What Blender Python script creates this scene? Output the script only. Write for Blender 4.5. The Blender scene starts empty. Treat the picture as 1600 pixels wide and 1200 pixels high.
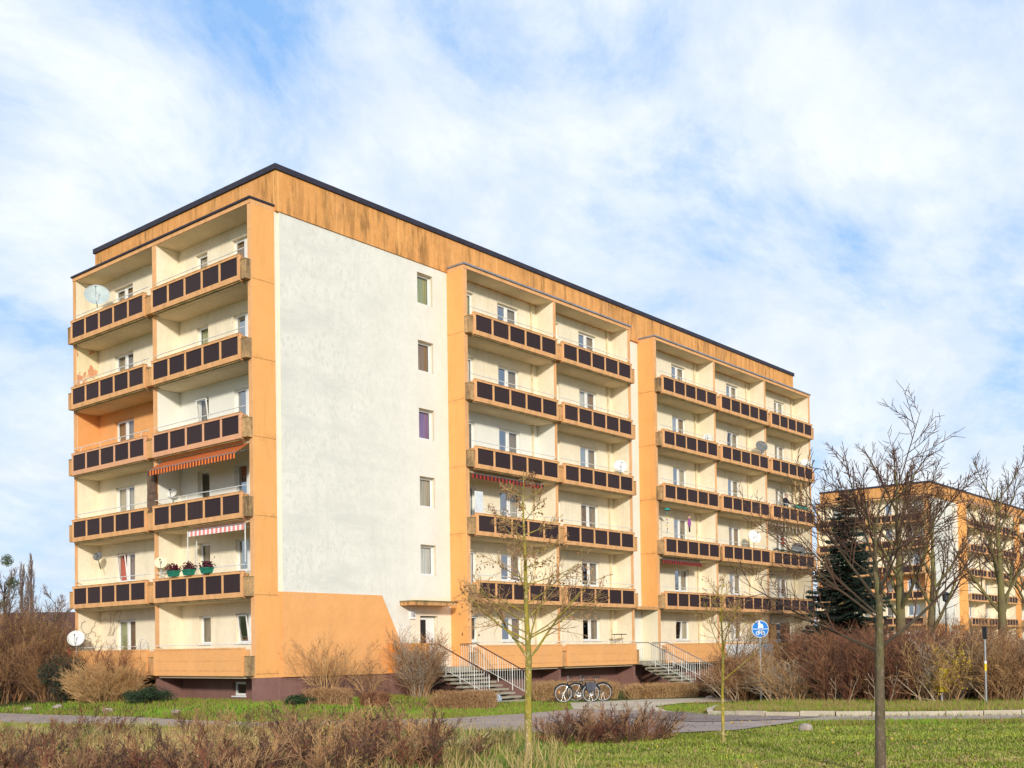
import bpy, math, random, bmesh
import numpy as np
from mathutils import Vector, Matrix
R = math.radians
random.seed(7)
scene = bpy.context.scene
# ------------------------------------------------------------------ camera
CAM = Vector((-24.6657, -31.8239, 1.75)); YAW, PITCH, ROLL, FPX = 0.70225, 0.0190, -0.01462, 1719.9
fw = Vector((math.cos(YAW)*math.cos(PITCH), math.sin(YAW)*math.cos(PITCH), math.sin(PITCH)))
rt = Vector((math.sin(YAW), -math.cos(YAW), 0)); up = rt.cross(fw)
r2 = rt*math.cos(ROLL)+up*math.sin(ROLL); u2 = up*math.cos(ROLL)-rt*math.sin(ROLL)
cd = bpy.data.cameras.new('camera'); cam = bpy.data.objects.new('camera', cd); scene.collection.objects.link(cam)
cam.matrix_world = Matrix(((r2.x, u2.x, -fw.x, CAM.x), (r2.y, u2.y, -fw.y, CAM.y), (r2.z, u2.z, -fw.z, CAM.z), (0, 0, 0, 1)))
cd.sensor_width = 36; cd.lens = FPX/1600*36; cd.shift_y = 383.1/1600; cd.clip_end = 3000; cd.clip_start = .1
scene.camera = cam
# ------------------------------------------------------------------ light
SUN_EL, SUN_ROT = R(16), R(223)
world = bpy.data.worlds.new("World"); scene.world = world; world.use_nodes = True
wn = world.node_tree; wn.nodes.clear()
def N(nt, t, **k):
    n = nt.nodes.new(t)
    for a, b in k.items():
        if a.startswith('i_'): n.inputs[a[2:].replace('_', ' ')].default_value = b
        else: setattr(n, a, b)
    return n
def ramp(nt, stops, src=None, interp='LINEAR'):
    n = nt.nodes.new('ShaderNodeValToRGB'); n.color_ramp.interpolation = interp
    e = n.color_ramp.elements
    while len(e) < len(stops): e.new(.5)
    for i, (p, c) in enumerate(stops):
        e[i].position = p; e[i].color = (c, c, c, 1) if isinstance(c, (int, float)) else (*c, 1)
    if src: nt.links.new(src, n.inputs[0])
    return n
def mathn(nt, op, a, b=None, c=None):
    n = nt.nodes.new('ShaderNodeMath'); n.operation = op
    for i, v in enumerate((a, b, c)):
        if v is None: continue
        if isinstance(v, (int, float)): n.inputs[i].default_value = v
        else: nt.links.new(v, n.inputs[i])
    return n.outputs[0]
def mixc(nt, f, a, b, bt='MIX'):
    n = nt.nodes.new('ShaderNodeMix'); n.data_type = 'RGBA'; n.blend_type = bt
    for s, v in ((n.inputs[0], f), (n.inputs[6], a), (n.inputs[7], b)):
        if isinstance(v, (int, float)): s.default_value = v
        elif isinstance(v, tuple): s.default_value = (*v, 1)
        else: nt.links.new(v, s)
    return n.outputs[2]
sky = N(wn, 'ShaderNodeTexSky', sky_type='NISHITA', sun_disc=False, sun_elevation=SUN_EL, sun_rotation=SUN_ROT,
        air_density=1.0, dust_density=1.0, ozone_density=2.0)
tc = N(wn, 'ShaderNodeTexCoord'); sx = N(wn, 'ShaderNodeSeparateXYZ'); wn.links.new(tc.outputs['Generated'], sx.inputs[0])
zz = mathn(wn, 'MAXIMUM', sx.outputs[2], 0.0); zz = mathn(wn, 'ADD', zz, 0.42)
cx = mathn(wn, 'DIVIDE', sx.outputs[0], zz); cy = mathn(wn, 'DIVIDE', sx.outputs[1], zz)
cb = N(wn, 'ShaderNodeCombineXYZ'); wn.links.new(cx, cb.inputs[0]); wn.links.new(cy, cb.inputs[1])
mp = N(wn, 'ShaderNodeMapping'); mp.inputs['Rotation'].default_value = (0, 0, R(-35)); mp.inputs['Scale'].default_value = (1.75, 2.3, 1); mp.inputs['Location'].default_value = (-3.4102, -8.4920, 0)
wn.links.new(cb.outputs[0], mp.inputs[0])
n1 = N(wn, 'ShaderNodeTexNoise', i_Scale=1.7, i_Detail=13.0, i_Roughness=.64, i_Distortion=.35); wn.links.new(mp.outputs[0], n1.inputs['Vector'])
n2 = N(wn, 'ShaderNodeTexNoise', i_Scale=.75, i_Detail=3.0, i_Roughness=.5, i_Distortion=.1); wn.links.new(mp.outputs[0], n2.inputs['Vector'])
cl = mathn(wn, 'ADD', mathn(wn, 'MULTIPLY', n1.outputs[0], .72), mathn(wn, 'MULTIPLY', n2.outputs[0], .5))
cov = ramp(wn, [(.49, 0.05), (.555, .45), (.61, .74), (.70, 1.0)], cl)
hz = ramp(wn, [(0.0, .75), (.12, .45), (.35, .0)], sx.outputs[2])
covh = mathn(wn, 'MAXIMUM', cov.outputs[0], hz.outputs[0])
n3 = N(wn, 'ShaderNodeTexNoise', i_Scale=2.0, i_Detail=6.0, i_Roughness=.6); wn.links.new(mp.outputs[0], n3.inputs['Vector'])
clcol = mixc(wn, ramp(wn, [(.35, 0.), (.65, 1.)], n3.outputs[0]).outputs[0], (7.0, 8.0, 9.4), (9.4, 9.8, 9.8))
skyb = mixc(wn, 1.0, sky.outputs[0], (1.15, 1.45, 1.9), 'MULTIPLY')
bluebase = mixc(wn, .75, skyb, (2.9, 5.6, 9.8))
skyc = mixc(wn, covh, bluebase, clcol)
bg = N(wn, 'ShaderNodeBackground', i_Strength=.108); wn.links.new(skyc, bg.inputs[0])
wo = N(wn, 'ShaderNodeOutputWorld'); wn.links.new(bg.outputs[0], wo.inputs[0])
sd = bpy.data.lights.new('sun', 'SUN'); sd.energy = 3.5; sd.angle = R(4.5); sd.color = (1.0, .92, .79)
so = bpy.data.objects.new('sun', sd); scene.collection.objects.link(so)
sv = Vector((math.sin(SUN_ROT)*math.cos(SUN_EL), math.cos(SUN_ROT)*math.cos(SUN_EL), math.sin(SUN_EL)))
so.rotation_euler = sv.to_track_quat('Z', 'Y').to_euler(); so.location = (-30, -40, 30)
scene.view_settings.view_transform = 'Standard'; scene.view_settings.look = 'None'; scene.view_settings.gamma = 1
scene.view_settings.use_curve_mapping = False; scene.view_settings.exposure = 0.0
# ------------------------------------------------------------------ materials
MAT = {}
def base(name, col, rough=.8, metal=0., spec=.3):
    m = bpy.data.materials.new(name); m.use_nodes = True; nt = m.node_tree
    b = nt.nodes['Principled BSDF']; b.inputs['Base Color'].default_value = (*col, 1)
    b.inputs['Roughness'].default_value = rough; b.inputs['Metallic'].default_value = metal
    b.inputs['Specular IOR Level'].default_value = spec
    MAT[name] = m; return m, nt, b
def bump(nt, b, src, strength=.3, dist=.01):
    n = N(nt, 'ShaderNodeBump', i_Strength=strength, i_Distance=dist); nt.links.new(src, n.inputs['Height']); nt.links.new(n.outputs[0], b.inputs['Normal'])
def coords(nt, sc=(1, 1, 1), loc=(0, 0, 0)):
    t = N(nt, 'ShaderNodeTexCoord'); m = N(nt, 'ShaderNodeMapping'); m.inputs['Scale'].default_value = sc; m.inputs['Location'].default_value = loc
    nt.links.new(t.outputs['Object'], m.inputs[0]); return m.outputs[0]
def noise(nt, v, s, d=5., r=.6, dist=0.):
    n = N(nt, 'ShaderNodeTexNoise', i_Scale=s, i_Detail=d, i_Roughness=r, i_Distortion=dist); nt.links.new(v, n.inputs['Vector']); return n.outputs[0]
def simple(name, col, rough=.7, metal=0., var=.25, sc=3., spec=.3):
    m, nt, b = base(name, col, rough, metal, spec)
    f = ramp(nt, [(.3, 0.), (.7, 1.)], noise(nt, coords(nt), sc)).outputs[0]
    c = mixc(nt, f, tuple(x*(1-var) for x in col), tuple(min(1, x*(1+var*.6)) for x in col)); nt.links.new(c, b.inputs['Base Color'])
    return m
def plaster(name, col, dirt, mott=.3, streak=0., streakcol=(.16, .11, .05), joints=None, big=None, bumpst=.25, seam=None):
    m, nt, b = base(name, col, .9, 0, .15)
    v = coords(nt)
    f = ramp(nt, [(.38, 0.), (.72, mott)], noise(nt, v, .9, 7., .65)).outputs[0]
    c = mixc(nt, f, col, dirt)
    f2 = ramp(nt, [(.45, 0.), (.75, mott*.8)], noise(nt, v, 7., 6., .7)).outputs[0]
    c = mixc(nt, f2, c, dirt)
    f3 = ramp(nt, [(.5, 0.), (.72, mott*.6)], noise(nt, v, 28., 4., .75)).outputs[0]; c = mixc(nt, f3, c, dirt)
    if streak:
        s1 = noise(nt, coords(nt, (2.4, 2.4, .30)), 1.3, 9., .74, .15); s2 = noise(nt, coords(nt, (1, 1, .5), (5, 2, 1)), .6, 3.)
        s = mathn(nt, 'MULTIPLY', ramp(nt, [(.47, 0.), (.57, .75), (.68, 1.)], s1).outputs[0], ramp(nt, [(.38, .1), (.62, 1.)], s2).outputs[0])
        c = mixc(nt, mathn(nt, 'MULTIPLY', s, streak), c, streakcol)
        s3 = ramp(nt, [(.55, 0.), (.66, .35*streak)], noise(nt, coords(nt, (3, 3, .4), (9, 3, 0)), 1.6, 6., .7)).outputs[0]
        c = mixc(nt, s3, c, tuple(min(1, x*1.25+.05) for x in col))
    if big:
        bf = ramp(nt, [(.47, 0.), (.62, .42)], noise(nt, coords(nt, (.3, .3, 1.0), (2, 0, 4)), .8, 9., .72, .1)).outputs[0]; b2 = ramp(nt, [(.48, 0.), (.6, .42)], noise(nt, coords(nt, (1, 1, .6)), 6., 8., .8)).outputs[0]; bf = mathn(nt, 'MAXIMUM', bf, b2)
        b3 = mathn(nt, 'MULTIPLY', ramp(nt, [(.5, 0.), (.66, .5)], noise(nt, coords(nt, (3, 3, .12)), 1.2, 5., .7)).outputs[0], ramp(nt, [(.45, 0.), (.7, 1.)], noise(nt, v, .35, 2.)).outputs[0]); bf = mathn(nt, 'MAXIMUM', bf, b3)
        sep = N(nt, 'ShaderNodeSeparateXYZ'); nt.links.new(coords(nt), sep.inputs[0])
        gx = N(nt, 'ShaderNodeMapRange'); gx.inputs[1].default_value = 4.2; gx.inputs[2].default_value = 8.4; gx.inputs[3].default_value = 1.; gx.inputs[4].default_value = .12
        nt.links.new(mathn(nt, 'ADD', sep.outputs[0], mathn(nt, 'MULTIPLY', noise(nt, v, .7), 3.)), gx.inputs[0])
        c = mixc(nt, mathn(nt, 'MULTIPLY', bf, gx.outputs[0]), c, big)
        c = mixc(nt, mathn(nt, 'MULTIPLY', gx.outputs[0], .35), c, (.70, .69, .62))
    if joints:
        sep = N(nt, 'ShaderNodeSeparateXYZ'); nt.links.new(coords(nt), sep.inputs[0])
        zz = mathn(nt, 'ADD', sep.outputs[2], mathn(nt, 'MULTIPLY', noise(nt, v, 2.5), .05))
        fr = mathn(nt, 'FRACT', mathn(nt, 'DIVIDE', mathn(nt, 'SUBTRACT', zz, joints), 2.8))
        d = mathn(nt, 'ABSOLUTE', mathn(nt, 'SUBTRACT', fr, .5))
        c = mixc(nt, ramp(nt, [(.4935, 0.), (.4965, .6)], d).outputs[0], c, tuple(x*.28 for x in col))
        st = mathn(nt, 'MULTIPLY', ramp(nt, [(.43, 0.), (.5, .55)], d).outputs[0], ramp(nt, [(.5, 0.), (.62, 1.)], noise(nt, v, 3.3, 6., .7)).outputs[0])
        c = mixc(nt, st, c, tuple(x*.5 for x in col))
    if seam:
        sep2 = N(nt, 'ShaderNodeSeparateXYZ'); nt.links.new(coords(nt), sep2.inputs[0])
        fr2 = mathn(nt, 'FRACT', mathn(nt, 'DIVIDE', mathn(nt, 'ADD', sep2.outputs[0], sep2.outputs[1]), seam))
        d2 = mathn(nt, 'ABSOLUTE', mathn(nt, 'SUBTRACT', fr2, .5))
        c = mixc(nt, ramp(nt, [(.492, 0.), (.498, .45)], d2).outputs[0], c, tuple(min(1, x*1.5) for x in col))
    if name.startswith('orange'):
        pt = mathn(nt, 'MULTIPLY', ramp(nt, [(.60, 0.), (.615, .35)], noise(nt, coords(nt, (1, 1, .8), (3, 7, 2)), 1.1, 3., .45)).outputs[0], 1.)
        c = mixc(nt, pt, c, tuple(min(1, x*.86+.03) for x in col))
        ch = ramp(nt, [(.70, 0.), (.72, .7)], noise(nt, v, 9., 5., .7)).outputs[0]; c = mixc(nt, ch, c, (.35, .24, .14))
    nt.links.new(c, b.inputs['Base Color'])
    bump(nt, b, noise(nt, v, 60., 3.), bumpst, .008)
    return m
ORG = (.84, .42, .16); CRM = (.92, .82, .61)
plaster('orange_plain', ORG, (.55, .25, .08), .3)
plaster('orange_wall', (.87, .43, .145), (.70, .32, .10), .35, .15, (.25, .14, .05), joints=3.86)
plaster('orange_frieze', (.80, .385, .13), (.60, .27, .08), .8, .85, (.13, .075, .03), seam=6.0)
plaster('orange_stained', (.78, .40, .16), (.38, .22, .10), .8, .9, (.09, .06, .03))
plaster('orange_balcony', (.86, .46, .21), (.55, .29, .12), .55, .35, (.25, .14, .06))
plaster('orange_pink', (.80, .42, .24), (.5, .28, .15), .3, .1)
plaster('orange_deep', (.88, .38, .085), (.75, .30, .07), .3)
plaster('cream', (.92, .83, .65), (.70, .60, .42), .5, .18, (.35, .28, .15))
plaster('cream_light', (.86, .78, .58), (.7, .62, .45), .3, .08, (.4, .34, .2))
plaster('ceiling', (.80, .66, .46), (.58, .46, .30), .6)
plaster('white_in', (.82, .81, .74), (.68, .66, .58), .3)
plaster('white_facade', (.83, .80, .71), (.66, .64, .56), .5, .12, (.5, .48, .42), big=(.40, .41, .38))
plaster('edge_strip', (.88, .79, .64), (.6, .5, .3), .3)
plaster('plinth', (.26, .135, .115), (.16, .085, .07), .6, .2, (.38, .26, .2))
plaster('concrete', (.42, .38, .29), (.25, .23, .17), .7, .3, (.15, .14, .1))
plaster('mossy', (.38, .25, .11), (.09, .10, .04), .95, .6, (.07, .07, .04))
plaster('console_dirty', (.66, .40, .18), (.13, .10, .06), .95, .95, (.06, .05, .035))
plaster('peeled', (.84, .74, .49), (.6, .5, .3), .3, .1)
# peeled paint patches
nt = MAT['peeled'].node_tree; b = nt.nodes['Principled BSDF']; old = b.inputs['Base Color'].links[0].from_socket
pf = ramp(nt, [(.54, 0.), (.57, 1.)], noise(nt, coords(nt, (1, 1, .8)), 1.7, 6., .62)).outputs[0]
nt.links.new(mixc(nt, pf, old, (.62, .30, .17)), b.inputs['Base Color'])
simple('roof_dark', (.035, .03, .045), .6, 0, .3); simple('roof_grey', (.30, .31, .34), .5, .3, .3); simple('roof_top', (.12, .12, .12), .9)
def panelmat():
    m, nt, b = base('brown_panel', (.04, .024, .03), .6, 0, .15)
    s = noise(nt, coords(nt, (14, 14, .25)), 3., 4., .7); o = noise(nt, coords(nt), .8, 3.)
    oi = N(nt, 'ShaderNodeObjectInfo')
    c = mixc(nt, ramp(nt, [(.4, 0.), (.75, .55)], s).outputs[0], (.040, .023, .023), (.075, .050, .048))
    c = mixc(nt, mathn(nt, 'MULTIPLY', oi.outputs['Random'], .5), c, (.024, .014, .018))
    nt.links.new(c, b.inputs['Base Color'])
panelmat()
simple('white_frame', (.82, .82, .80), .45, 0, .06); simple('white_metal', (.72, .72, .68), .5, .0, .25, 8)
simple('dark_rail', (.10, .04, .035), .5); simple('steel', (.35, .36, .37), .45, .6); simple('black_plastic', (.02, .02, .022), .4)
simple('dark_metal', (.06, .06, .065), .45, .4); simple('wood_old', (.16, .10, .065), .85, 0, .5, 6)
simple('wood_tan', (.42, .27, .12), .8, 0, .3)
simple('pipe_cream', (.70, .60, .38), .6); simple('dish_white', (.78, .78, .74), .45, 0, .1); simple('dish_blue', (.48, .56, .56), .45, 0, .15)
simple('dish_grey', (.17, .17, .17), .5, 0, .2); simple('dish_cream', (.80, .72, .50), .5, 0, .1)
simple('green_box', (.02, .20, .13), .4); simple('red', (.65, .05, .03), .6); simple('purple', (.30, .08, .30), .6); simple('teal', (.05, .35, .33), .5)
simple('skin', (.55, .33, .24), .6); simple('navy', (.02, .02, .035), .8); simple('hair_grey', (.30, .24, .2), .8)
simple('tyre', (.02, .02, .02), .8); simple('rim', (.75, .76, .76), .3, .5, .05); simple('chrome', (.7, .7, .7), .25, .9, .05); simple('bike_dark', (.03, .04, .045), .35, .3)
simple('amber', (.85, .35, .03), .35); simple('bag_grey', (.08, .08, .10), .85); simple('leather', (.02, .018, .018), .5)
simple('rock', (.42, .34, .28), .9, 0, .45, 5); simple('sign_blue', (.0, .17, .55), .35, 0, .05); simple('sign_white', (.85, .86, .86), .4, 0, .03)
simple('band_yellow', (.75, .55, .02), .5); simple('bin_yellow', (.55, .40, .02), .55); simple('bag_blue', (.45, .55, .7), .6)
simple('roof_tile', (.13, .06, .045), .85); simple('house_wall', (.35, .30, .26), .9)
simple('moss_green', (.05, .09, .03), .9); simple('parapet_white', (.70, .72, .73), .7, 0, .15)
simple('leaf_dark_red', (.10, .012, .03), .7, 0, .5, 9); simple('leaf_spruce', (.035, .058, .042), .8, 0, .5, 2)
simple('leaf_green', (.03, .06, .018), .75, 0, .6, 4); simple('leaf_yellow', (.5, .36, .03), .7, 0, .4, 6); simple('leaf_dry', (.22, .12, .06), .8, 0, .4, 7)
simple('mistletoe', (.09, .12, .03), .8, 0, .4, 5)
def twigmat(name, c1, c2, sc=1.5):
    m, nt, b = base(name, c1, .85, 0, .15)
    f = ramp(nt, [(.35, 0.), (.65, 1.)], noise(nt, coords(nt), sc, 4.)).outputs[0]
    nt.links.new(mixc(nt, f, c1, c2), b.inputs['Base Color'])
twigmat('twig_red', (.18, .085, .045), (.40, .21, .10)); twigmat('twig_brown', (.24, .13, .07), (.42, .25, .12)); twigmat('twig_tan', (.42, .24, .10), (.58, .37, .17))
twigmat('twig_dark', (.06, .032, .028), (.15, .08, .05)); twigmat('twig_orange', (.50, .28, .12), (.36, .24, .12)); twigmat('twig_pale', (.56, .44, .30), (.36, .27, .18)); twigmat('twig_far', (.26, .19, .15), (.17, .12, .10)); twigmat('twig_grey', (.42, .35, .26), (.26, .20, .15))
twigmat('twig_maroon', (.11, .04, .03), (.27, .11, .06))
def barkmat(name, c1, c2, c3, zlo, zhi, sc=9.):
    m, nt, b = base(name, c1, .9, 0, .15)
    v = coords(nt, (1, 1, .35)); f = ramp(nt, [(.35, 0.), (.62, 1.)], noise(nt, v, sc, 6., .7)).outputs[0]
    c = mixc(nt, f, c1, c2)
    sep = N(nt, 'ShaderNodeSeparateXYZ'); nt.links.new(coords(nt), sep.inputs[0])
    mr = N(nt, 'ShaderNodeMapRange'); mr.inputs[1].default_value = zlo; mr.inputs[2].default_value = zhi; nt.links.new(sep.outputs[2], mr.inputs[0])
    g = mathn(nt, 'MULTIPLY', mathn(nt, 'SUBTRACT', 1., mr.outputs[0]), ramp(nt, [(.4, .3), (.6, 1.)], noise(nt, v, 5.)).outputs[0])
    nt.links.new(mixc(nt, g, c, c3), b.inputs['Base Color'])
    f4 = ramp(nt, [(.56, 0.), (.62, .6)], noise(nt, coords(nt, (1, 1, .8), (3, 3, 3)), 22., 4., .7)).outputs[0]; nt.links.new(mixc(nt, f4, mixc(nt, g, c, c3), tuple(min(1, x*1.9) for x in c3)), b.inputs['Base Color'])
    bump(nt, b, noise(nt, coords(nt, (1, 1, .25)), 40., 5.), 1., .02)
barkmat('bark_lichen', (.42, .32, .03), (.22, .19, .06), (.40, .30, .19), .25, .75)
barkmat('bark_lichen_thin', (.50, .36, .02), (.26, .22, .05), (.38, .30, .16), .2, .5)
barkmat('bark_grey', (.085, .062, .042), (.15, .135, .055), (.15, .105, .08), .8, 1.9)
barkmat('bark_green', (.22, .20, .06), (.14, .11, .06), (.13, .10, .07), 2., 5., 2.)
barkmat('bark_brown', (.12, .08, .06), (.07, .05, .04), (.12, .08, .06), 2., 5., 2.)
simple('bark_limb', (.075, .055, .035), .9, 0, .4, 6)
def glass():
    m = bpy.data.materials.new('glass'); m.use_nodes = True; nt = m.node_tree; nt.nodes.clear()
    o = N(nt, 'ShaderNodeOutputMaterial'); mx = N(nt, 'ShaderNodeMixShader'); t = N(nt, 'ShaderNodeBsdfTransparent'); g = N(nt, 'ShaderNodeBsdfGlossy', i_Roughness=.02)
    t.inputs[0].default_value = (.93, .95, .95, 1)
    fr = N(nt, 'ShaderNodeLayerWeight'); fr.inputs[0].default_value = .5
    rf = mathn(nt, 'ADD', mathn(nt, 'MULTIPLY', mathn(nt, 'POWER', fr.outputs['Facing'], 3.), .75), .07); rf_n = rf.node
    nt.links.new(rf, mx.inputs[0]); nt.links.new(t.outputs[0], mx.inputs[1]); nt.links.new(g.outputs[0], mx.inputs[2]); nt.links.new(mx.outputs[0], o.inputs[0])
    MAT['glass'] = m
    m2 = m.copy(); m2.name = 'glass_mirror'; MAT['glass_mirror'] = m2
    for n in m2.node_tree.nodes:
        if n.type == 'MATH' and n.operation == 'ADD': n.inputs[1].default_value = .38
        if n.type == 'BSDF_TRANSPARENT': n.inputs[0].default_value = (.5, .6, .65, 1)
glass()
def curtain(name, c, f=14.):
    m, nt, b = base(name, c, .85, 0, .1)
    s = noise(nt, coords(nt, (f, f, .4)), 2., 3., .5)
    nt.links.new(mixc(nt, ramp(nt, [(.35, 0.), (.6, 1.)], s).outputs[0], tuple(x*.55 for x in c), c), b.inputs['Base Color'])  # darker vertical stripes put the shade of folds into the cloth colour
curtain('curtain_beige', (.46, .40, .30)); curtain('curtain_white', (.62, .60, .55)); curtain('curtain_brown', (.28, .18, .11)); curtain('curtain_green', (.36, .38, .20))
curtain('curtain_red', (.55, .05, .035)); curtain('curtain_purple', (.28, .17, .33)); curtain('blind_grey', (.26, .21, .155), 2.)
def stripe(name, c1, c2, per, axis='x'):
    m, nt, b = base(name, c1, .85, 0, .1)
    sep = N(nt, 'ShaderNodeSeparateXYZ'); nt.links.new(coords(nt), sep.inputs[0])
    s = mathn(nt, 'GREATER_THAN', mathn(nt, 'FRACT', mathn(nt, 'DIVIDE', sep.outputs[0], per)), .5)
    nt.links.new(mixc(nt, s, c1, c2), b.inputs['Base Color'])
stripe('awning_orange', (.82, .22, .045), (.10, .025, .03), .19); stripe('awning_pink', (.80, .25, .22), (.82, .78, .74), .26); stripe('awning_red', (.34, .05, .03), (.05, .025, .03), .24)
def groundmat():
    m, nt, b = base('ground_soil', (.1, .1, .05), .95, 0, .1)
    v = coords(nt)
    a = ramp(nt, [(.35, 0.), (.6, 1.)], noise(nt, v, .5, 6., .65)).outputs[0]
    d = ramp(nt, [(.4, 0.), (.6, 1.)], noise(nt, v, 4., 6., .7)).outputs[0]
    c = mixc(nt, a, (.075, .115, .02), (.12, .12, .035)); c = mixc(nt, mathn(nt, 'MULTIPLY', d, .5), c, (.09, .065, .035))
    nt.links.new(c, b.inputs['Base Color']); bump(nt, b, noise(nt, v, 12., 8.), .8, .05)
groundmat()
def asphalt(name, c1, c2):
    m, nt, b = base(name, c1, .85, 0, .25)
    v = coords(nt)
    f = ramp(nt, [(.4, 0.), (.6, 1.)], noise(nt, v, .45, 5., .6)).outputs[0]; c = mixc(nt, f, c1, c2)
    f = ramp(nt, [(.45, 0.), (.7, .6)], noise(nt, v, 3.5, 8., .75)).outputs[0]; c = mixc(nt, f, c, tuple(x*.5 for x in c1))
    pf2 = ramp(nt, [(.50, 0.), (.515, .45)], noise(nt, coords(nt, (1, 1, 1), (4, 9, 0)), .32, 2., .4)).outputs[0]; c = mixc(nt, pf2, c, tuple(x*.62 for x in c1))
    vo = N(nt, 'ShaderNodeTexVoronoi', feature='DISTANCE_TO_EDGE', i_Scale=.45); nt.links.new(v, vo.inputs['Vector'])
    cr = ramp(nt, [(.0, .8), (.012, 0.)], vo.outputs[0]).outputs[0]; c = mixc(nt, cr, c, (.04, .035, .03))
    f = ramp(nt, [(.3, 0.), (.7, .5)], noise(nt, v, 60., 2.)).outputs[0]; c = mixc(nt, f, c, tuple(x*1.35 for x in c1))
    nt.links.new(c, b.inputs['Base Color']); bump(nt, b, noise(nt, v, 50., 3.), .4, .008)
asphalt('asphalt', (.42, .32, .265), (.33, .255, .22)); asphalt('asphalt_dark', (.25, .19, .17), (.33, .25, .22)); asphalt('paving', (.60, .50, .38), (.48, .40, .30))
def attrmat(name, rough=.85):
    m, nt, b = base(name, (.1, .1, .1), rough, 0, .12)
    a = N(nt, 'ShaderNodeAttribute', attribute_name='Col'); nt.links.new(a.outputs['Color'], b.inputs['Base Color'])
attrmat('blades')
# ------------------------------------------------------------------ helpers
COL = scene.collection
def tag(o, label=None, cat=None, group=None, kind=None):
    if label: o['label'] = label
    if cat: o['category'] = cat
    if group: o['group'] = group
    if kind: o['kind'] = kind
    return o
def empty(name, loc=(0, 0, 0), rz=0., parent=None):
    o = bpy.data.objects.new(name, None); COL.objects.link(o); o.location = loc; o.rotation_euler = (0, 0, rz); o.empty_display_size = .2
    if parent: o.parent = parent
    return o
class MB:
    def __init__(s): s.v = []; s.f = []; s.m = []; s.mats = []
    def mi(s, m):
        if m not in s.mats: s.mats.append(m)
        return s.mats.index(m)
    def face(s, pts, m):
        k = len(s.v); s.v += [tuple(p) for p in pts]; s.f.append(tuple(range(k, k+len(pts)))); s.m.append(s.mi(m))
    def hexa(s, p, m):
        k = len(s.v); s.v += [tuple(q) for q in p]; i = s.mi(m)
        for f in ((0, 3, 2, 1), (4, 5, 6, 7), (0, 1, 5, 4), (1, 2, 6, 5), (2, 3, 7, 6), (3, 0, 4, 7)): s.f.append(tuple(k+a for a in f)); s.m.append(i)
    def box(s, x0, x1, y0, y1, z0, z1, m, fn=None):
        p = [(x0, y0, z0), (x1, y0, z0), (x1, y1, z0), (x0, y1, z0), (x0, y0, z1), (x1, y0, z1), (x1, y1, z1), (x0, y1, z1)]
        s.hexa([fn(*q) for q in p] if fn else p, m)
    def tube(s, pts, rad, n, m, cap=True):
        k0 = len(s.v); i = s.mi(m); P = [Vector(p) for p in pts]
        if not isinstance(rad, (list, tuple)): rad = [rad]*len(P)
        for j, p in enumerate(P):
            d = (P[min(j+1, len(P)-1)]-P[max(j-1, 0)]); 
            if d.length < 1e-9: d = Vector((0, 0, 1))
            d.normalize(); a = d.cross(Vector((0, 0, 1)) if abs(d.z) < .9 else Vector((1, 0, 0))).normalized(); b = d.cross(a)
            for q in range(n):
                t = 2*math.pi*q/n; w = p+(a*math.cos(t)+b*math.sin(t))*rad[j]; s.v.append((w.x, w.y, w.z))
        for j in range(len(P)-1):
            for q in range(n):
                a0 = k0+j*n+q; a1 = k0+j*n+(q+1) % n; s.f.append((a0, a1, a1+n, a0+n)); s.m.append(i)
        if cap and n > 3:
            s.f.append(tuple(k0+q for q in range(n))[::-1]); s.m.append(i); e = k0+(len(P)-1)*n; s.f.append(tuple(e+q for q in range(n))); s.m.append(i)
    def lathe(s, prof, n, m, M=None):
        k0 = len(s.v); i = s.mi(m)
        for r, z in prof:
            for q in range(n):
                t = 2*math.pi*q/n; w = Vector((r*math.cos(t), r*math.sin(t), z)); 
                if M: w = M @ w
                s.v.append(tuple(w))
        for j in range(len(prof)-1):
            for q in range(n):
                a0 = k0+j*n+q; a1 = k0+j*n+(q+1) % n; s.f.append((a0, a1, a1+n, a0+n)); s.m.append(i)
    def mesh(s, name, smooth=False, recalc=False):
        me = bpy.data.meshes.new(name); me.from_pydata(s.v, [], s.f); me.update()
        for m in s.mats: me.materials.append(MAT[m])
        if len(s.mats) > 1: me.polygons.foreach_set('material_index', s.m)
        if smooth: me.polygons.foreach_set('use_smooth', [True]*len(me.polygons))
        if recalc:
            bm = bmesh.new(); bm.from_mesh(me); bmesh.ops.recalc_face_normals(bm, faces=bm.faces); bm.to_mesh(me); bm.free()
        return me
    def build(s, name, parent=None, smooth=False, recalc=False, loc=None, rz=0.):
        o = bpy.data.objects.new(name, s.mesh(name, smooth, recalc)); COL.objects.link(o)
        if parent: o.parent = parent
        if loc: o.location = loc
        if rz: o.rotation_euler = (0, 0, rz)
        return o
def inst(name, me, parent=None, loc=(0, 0, 0), rot=(0, 0, 0), sc=None):
    o = bpy.data.objects.new(name, me); COL.objects.link(o)
    if parent: o.parent = parent
    o.location = loc; o.rotation_euler = rot
    if sc: o.scale = (sc, sc, sc) if isinstance(sc, (int, float)) else sc
    return o
def sm(t): t = min(max(t, 0), 1); return t*t*(3-2*t)
def segd(px, py, a, b):
    dx, dy = b[0]-a[0], b[1]-a[1]; t = ((px-a[0])*dx+(py-a[1])*dy)/(dx*dx+dy*dy); t = min(max(t, 0), 1)
    return math.hypot(px-a[0]-t*dx, py-a[1]-t*dy)
def gz(x, y):
    d = (x+24.6657)*.763+(y+31.8239)*.646
    k = min(segd(x, y, (-1.5, 14), (-.8, -.3)), segd(x, y, (-.8, -.3), (6.2, -1)))
    return -.35*sm((d-19)/20)+.36*(1-sm((k-.8)/4.5))
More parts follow.
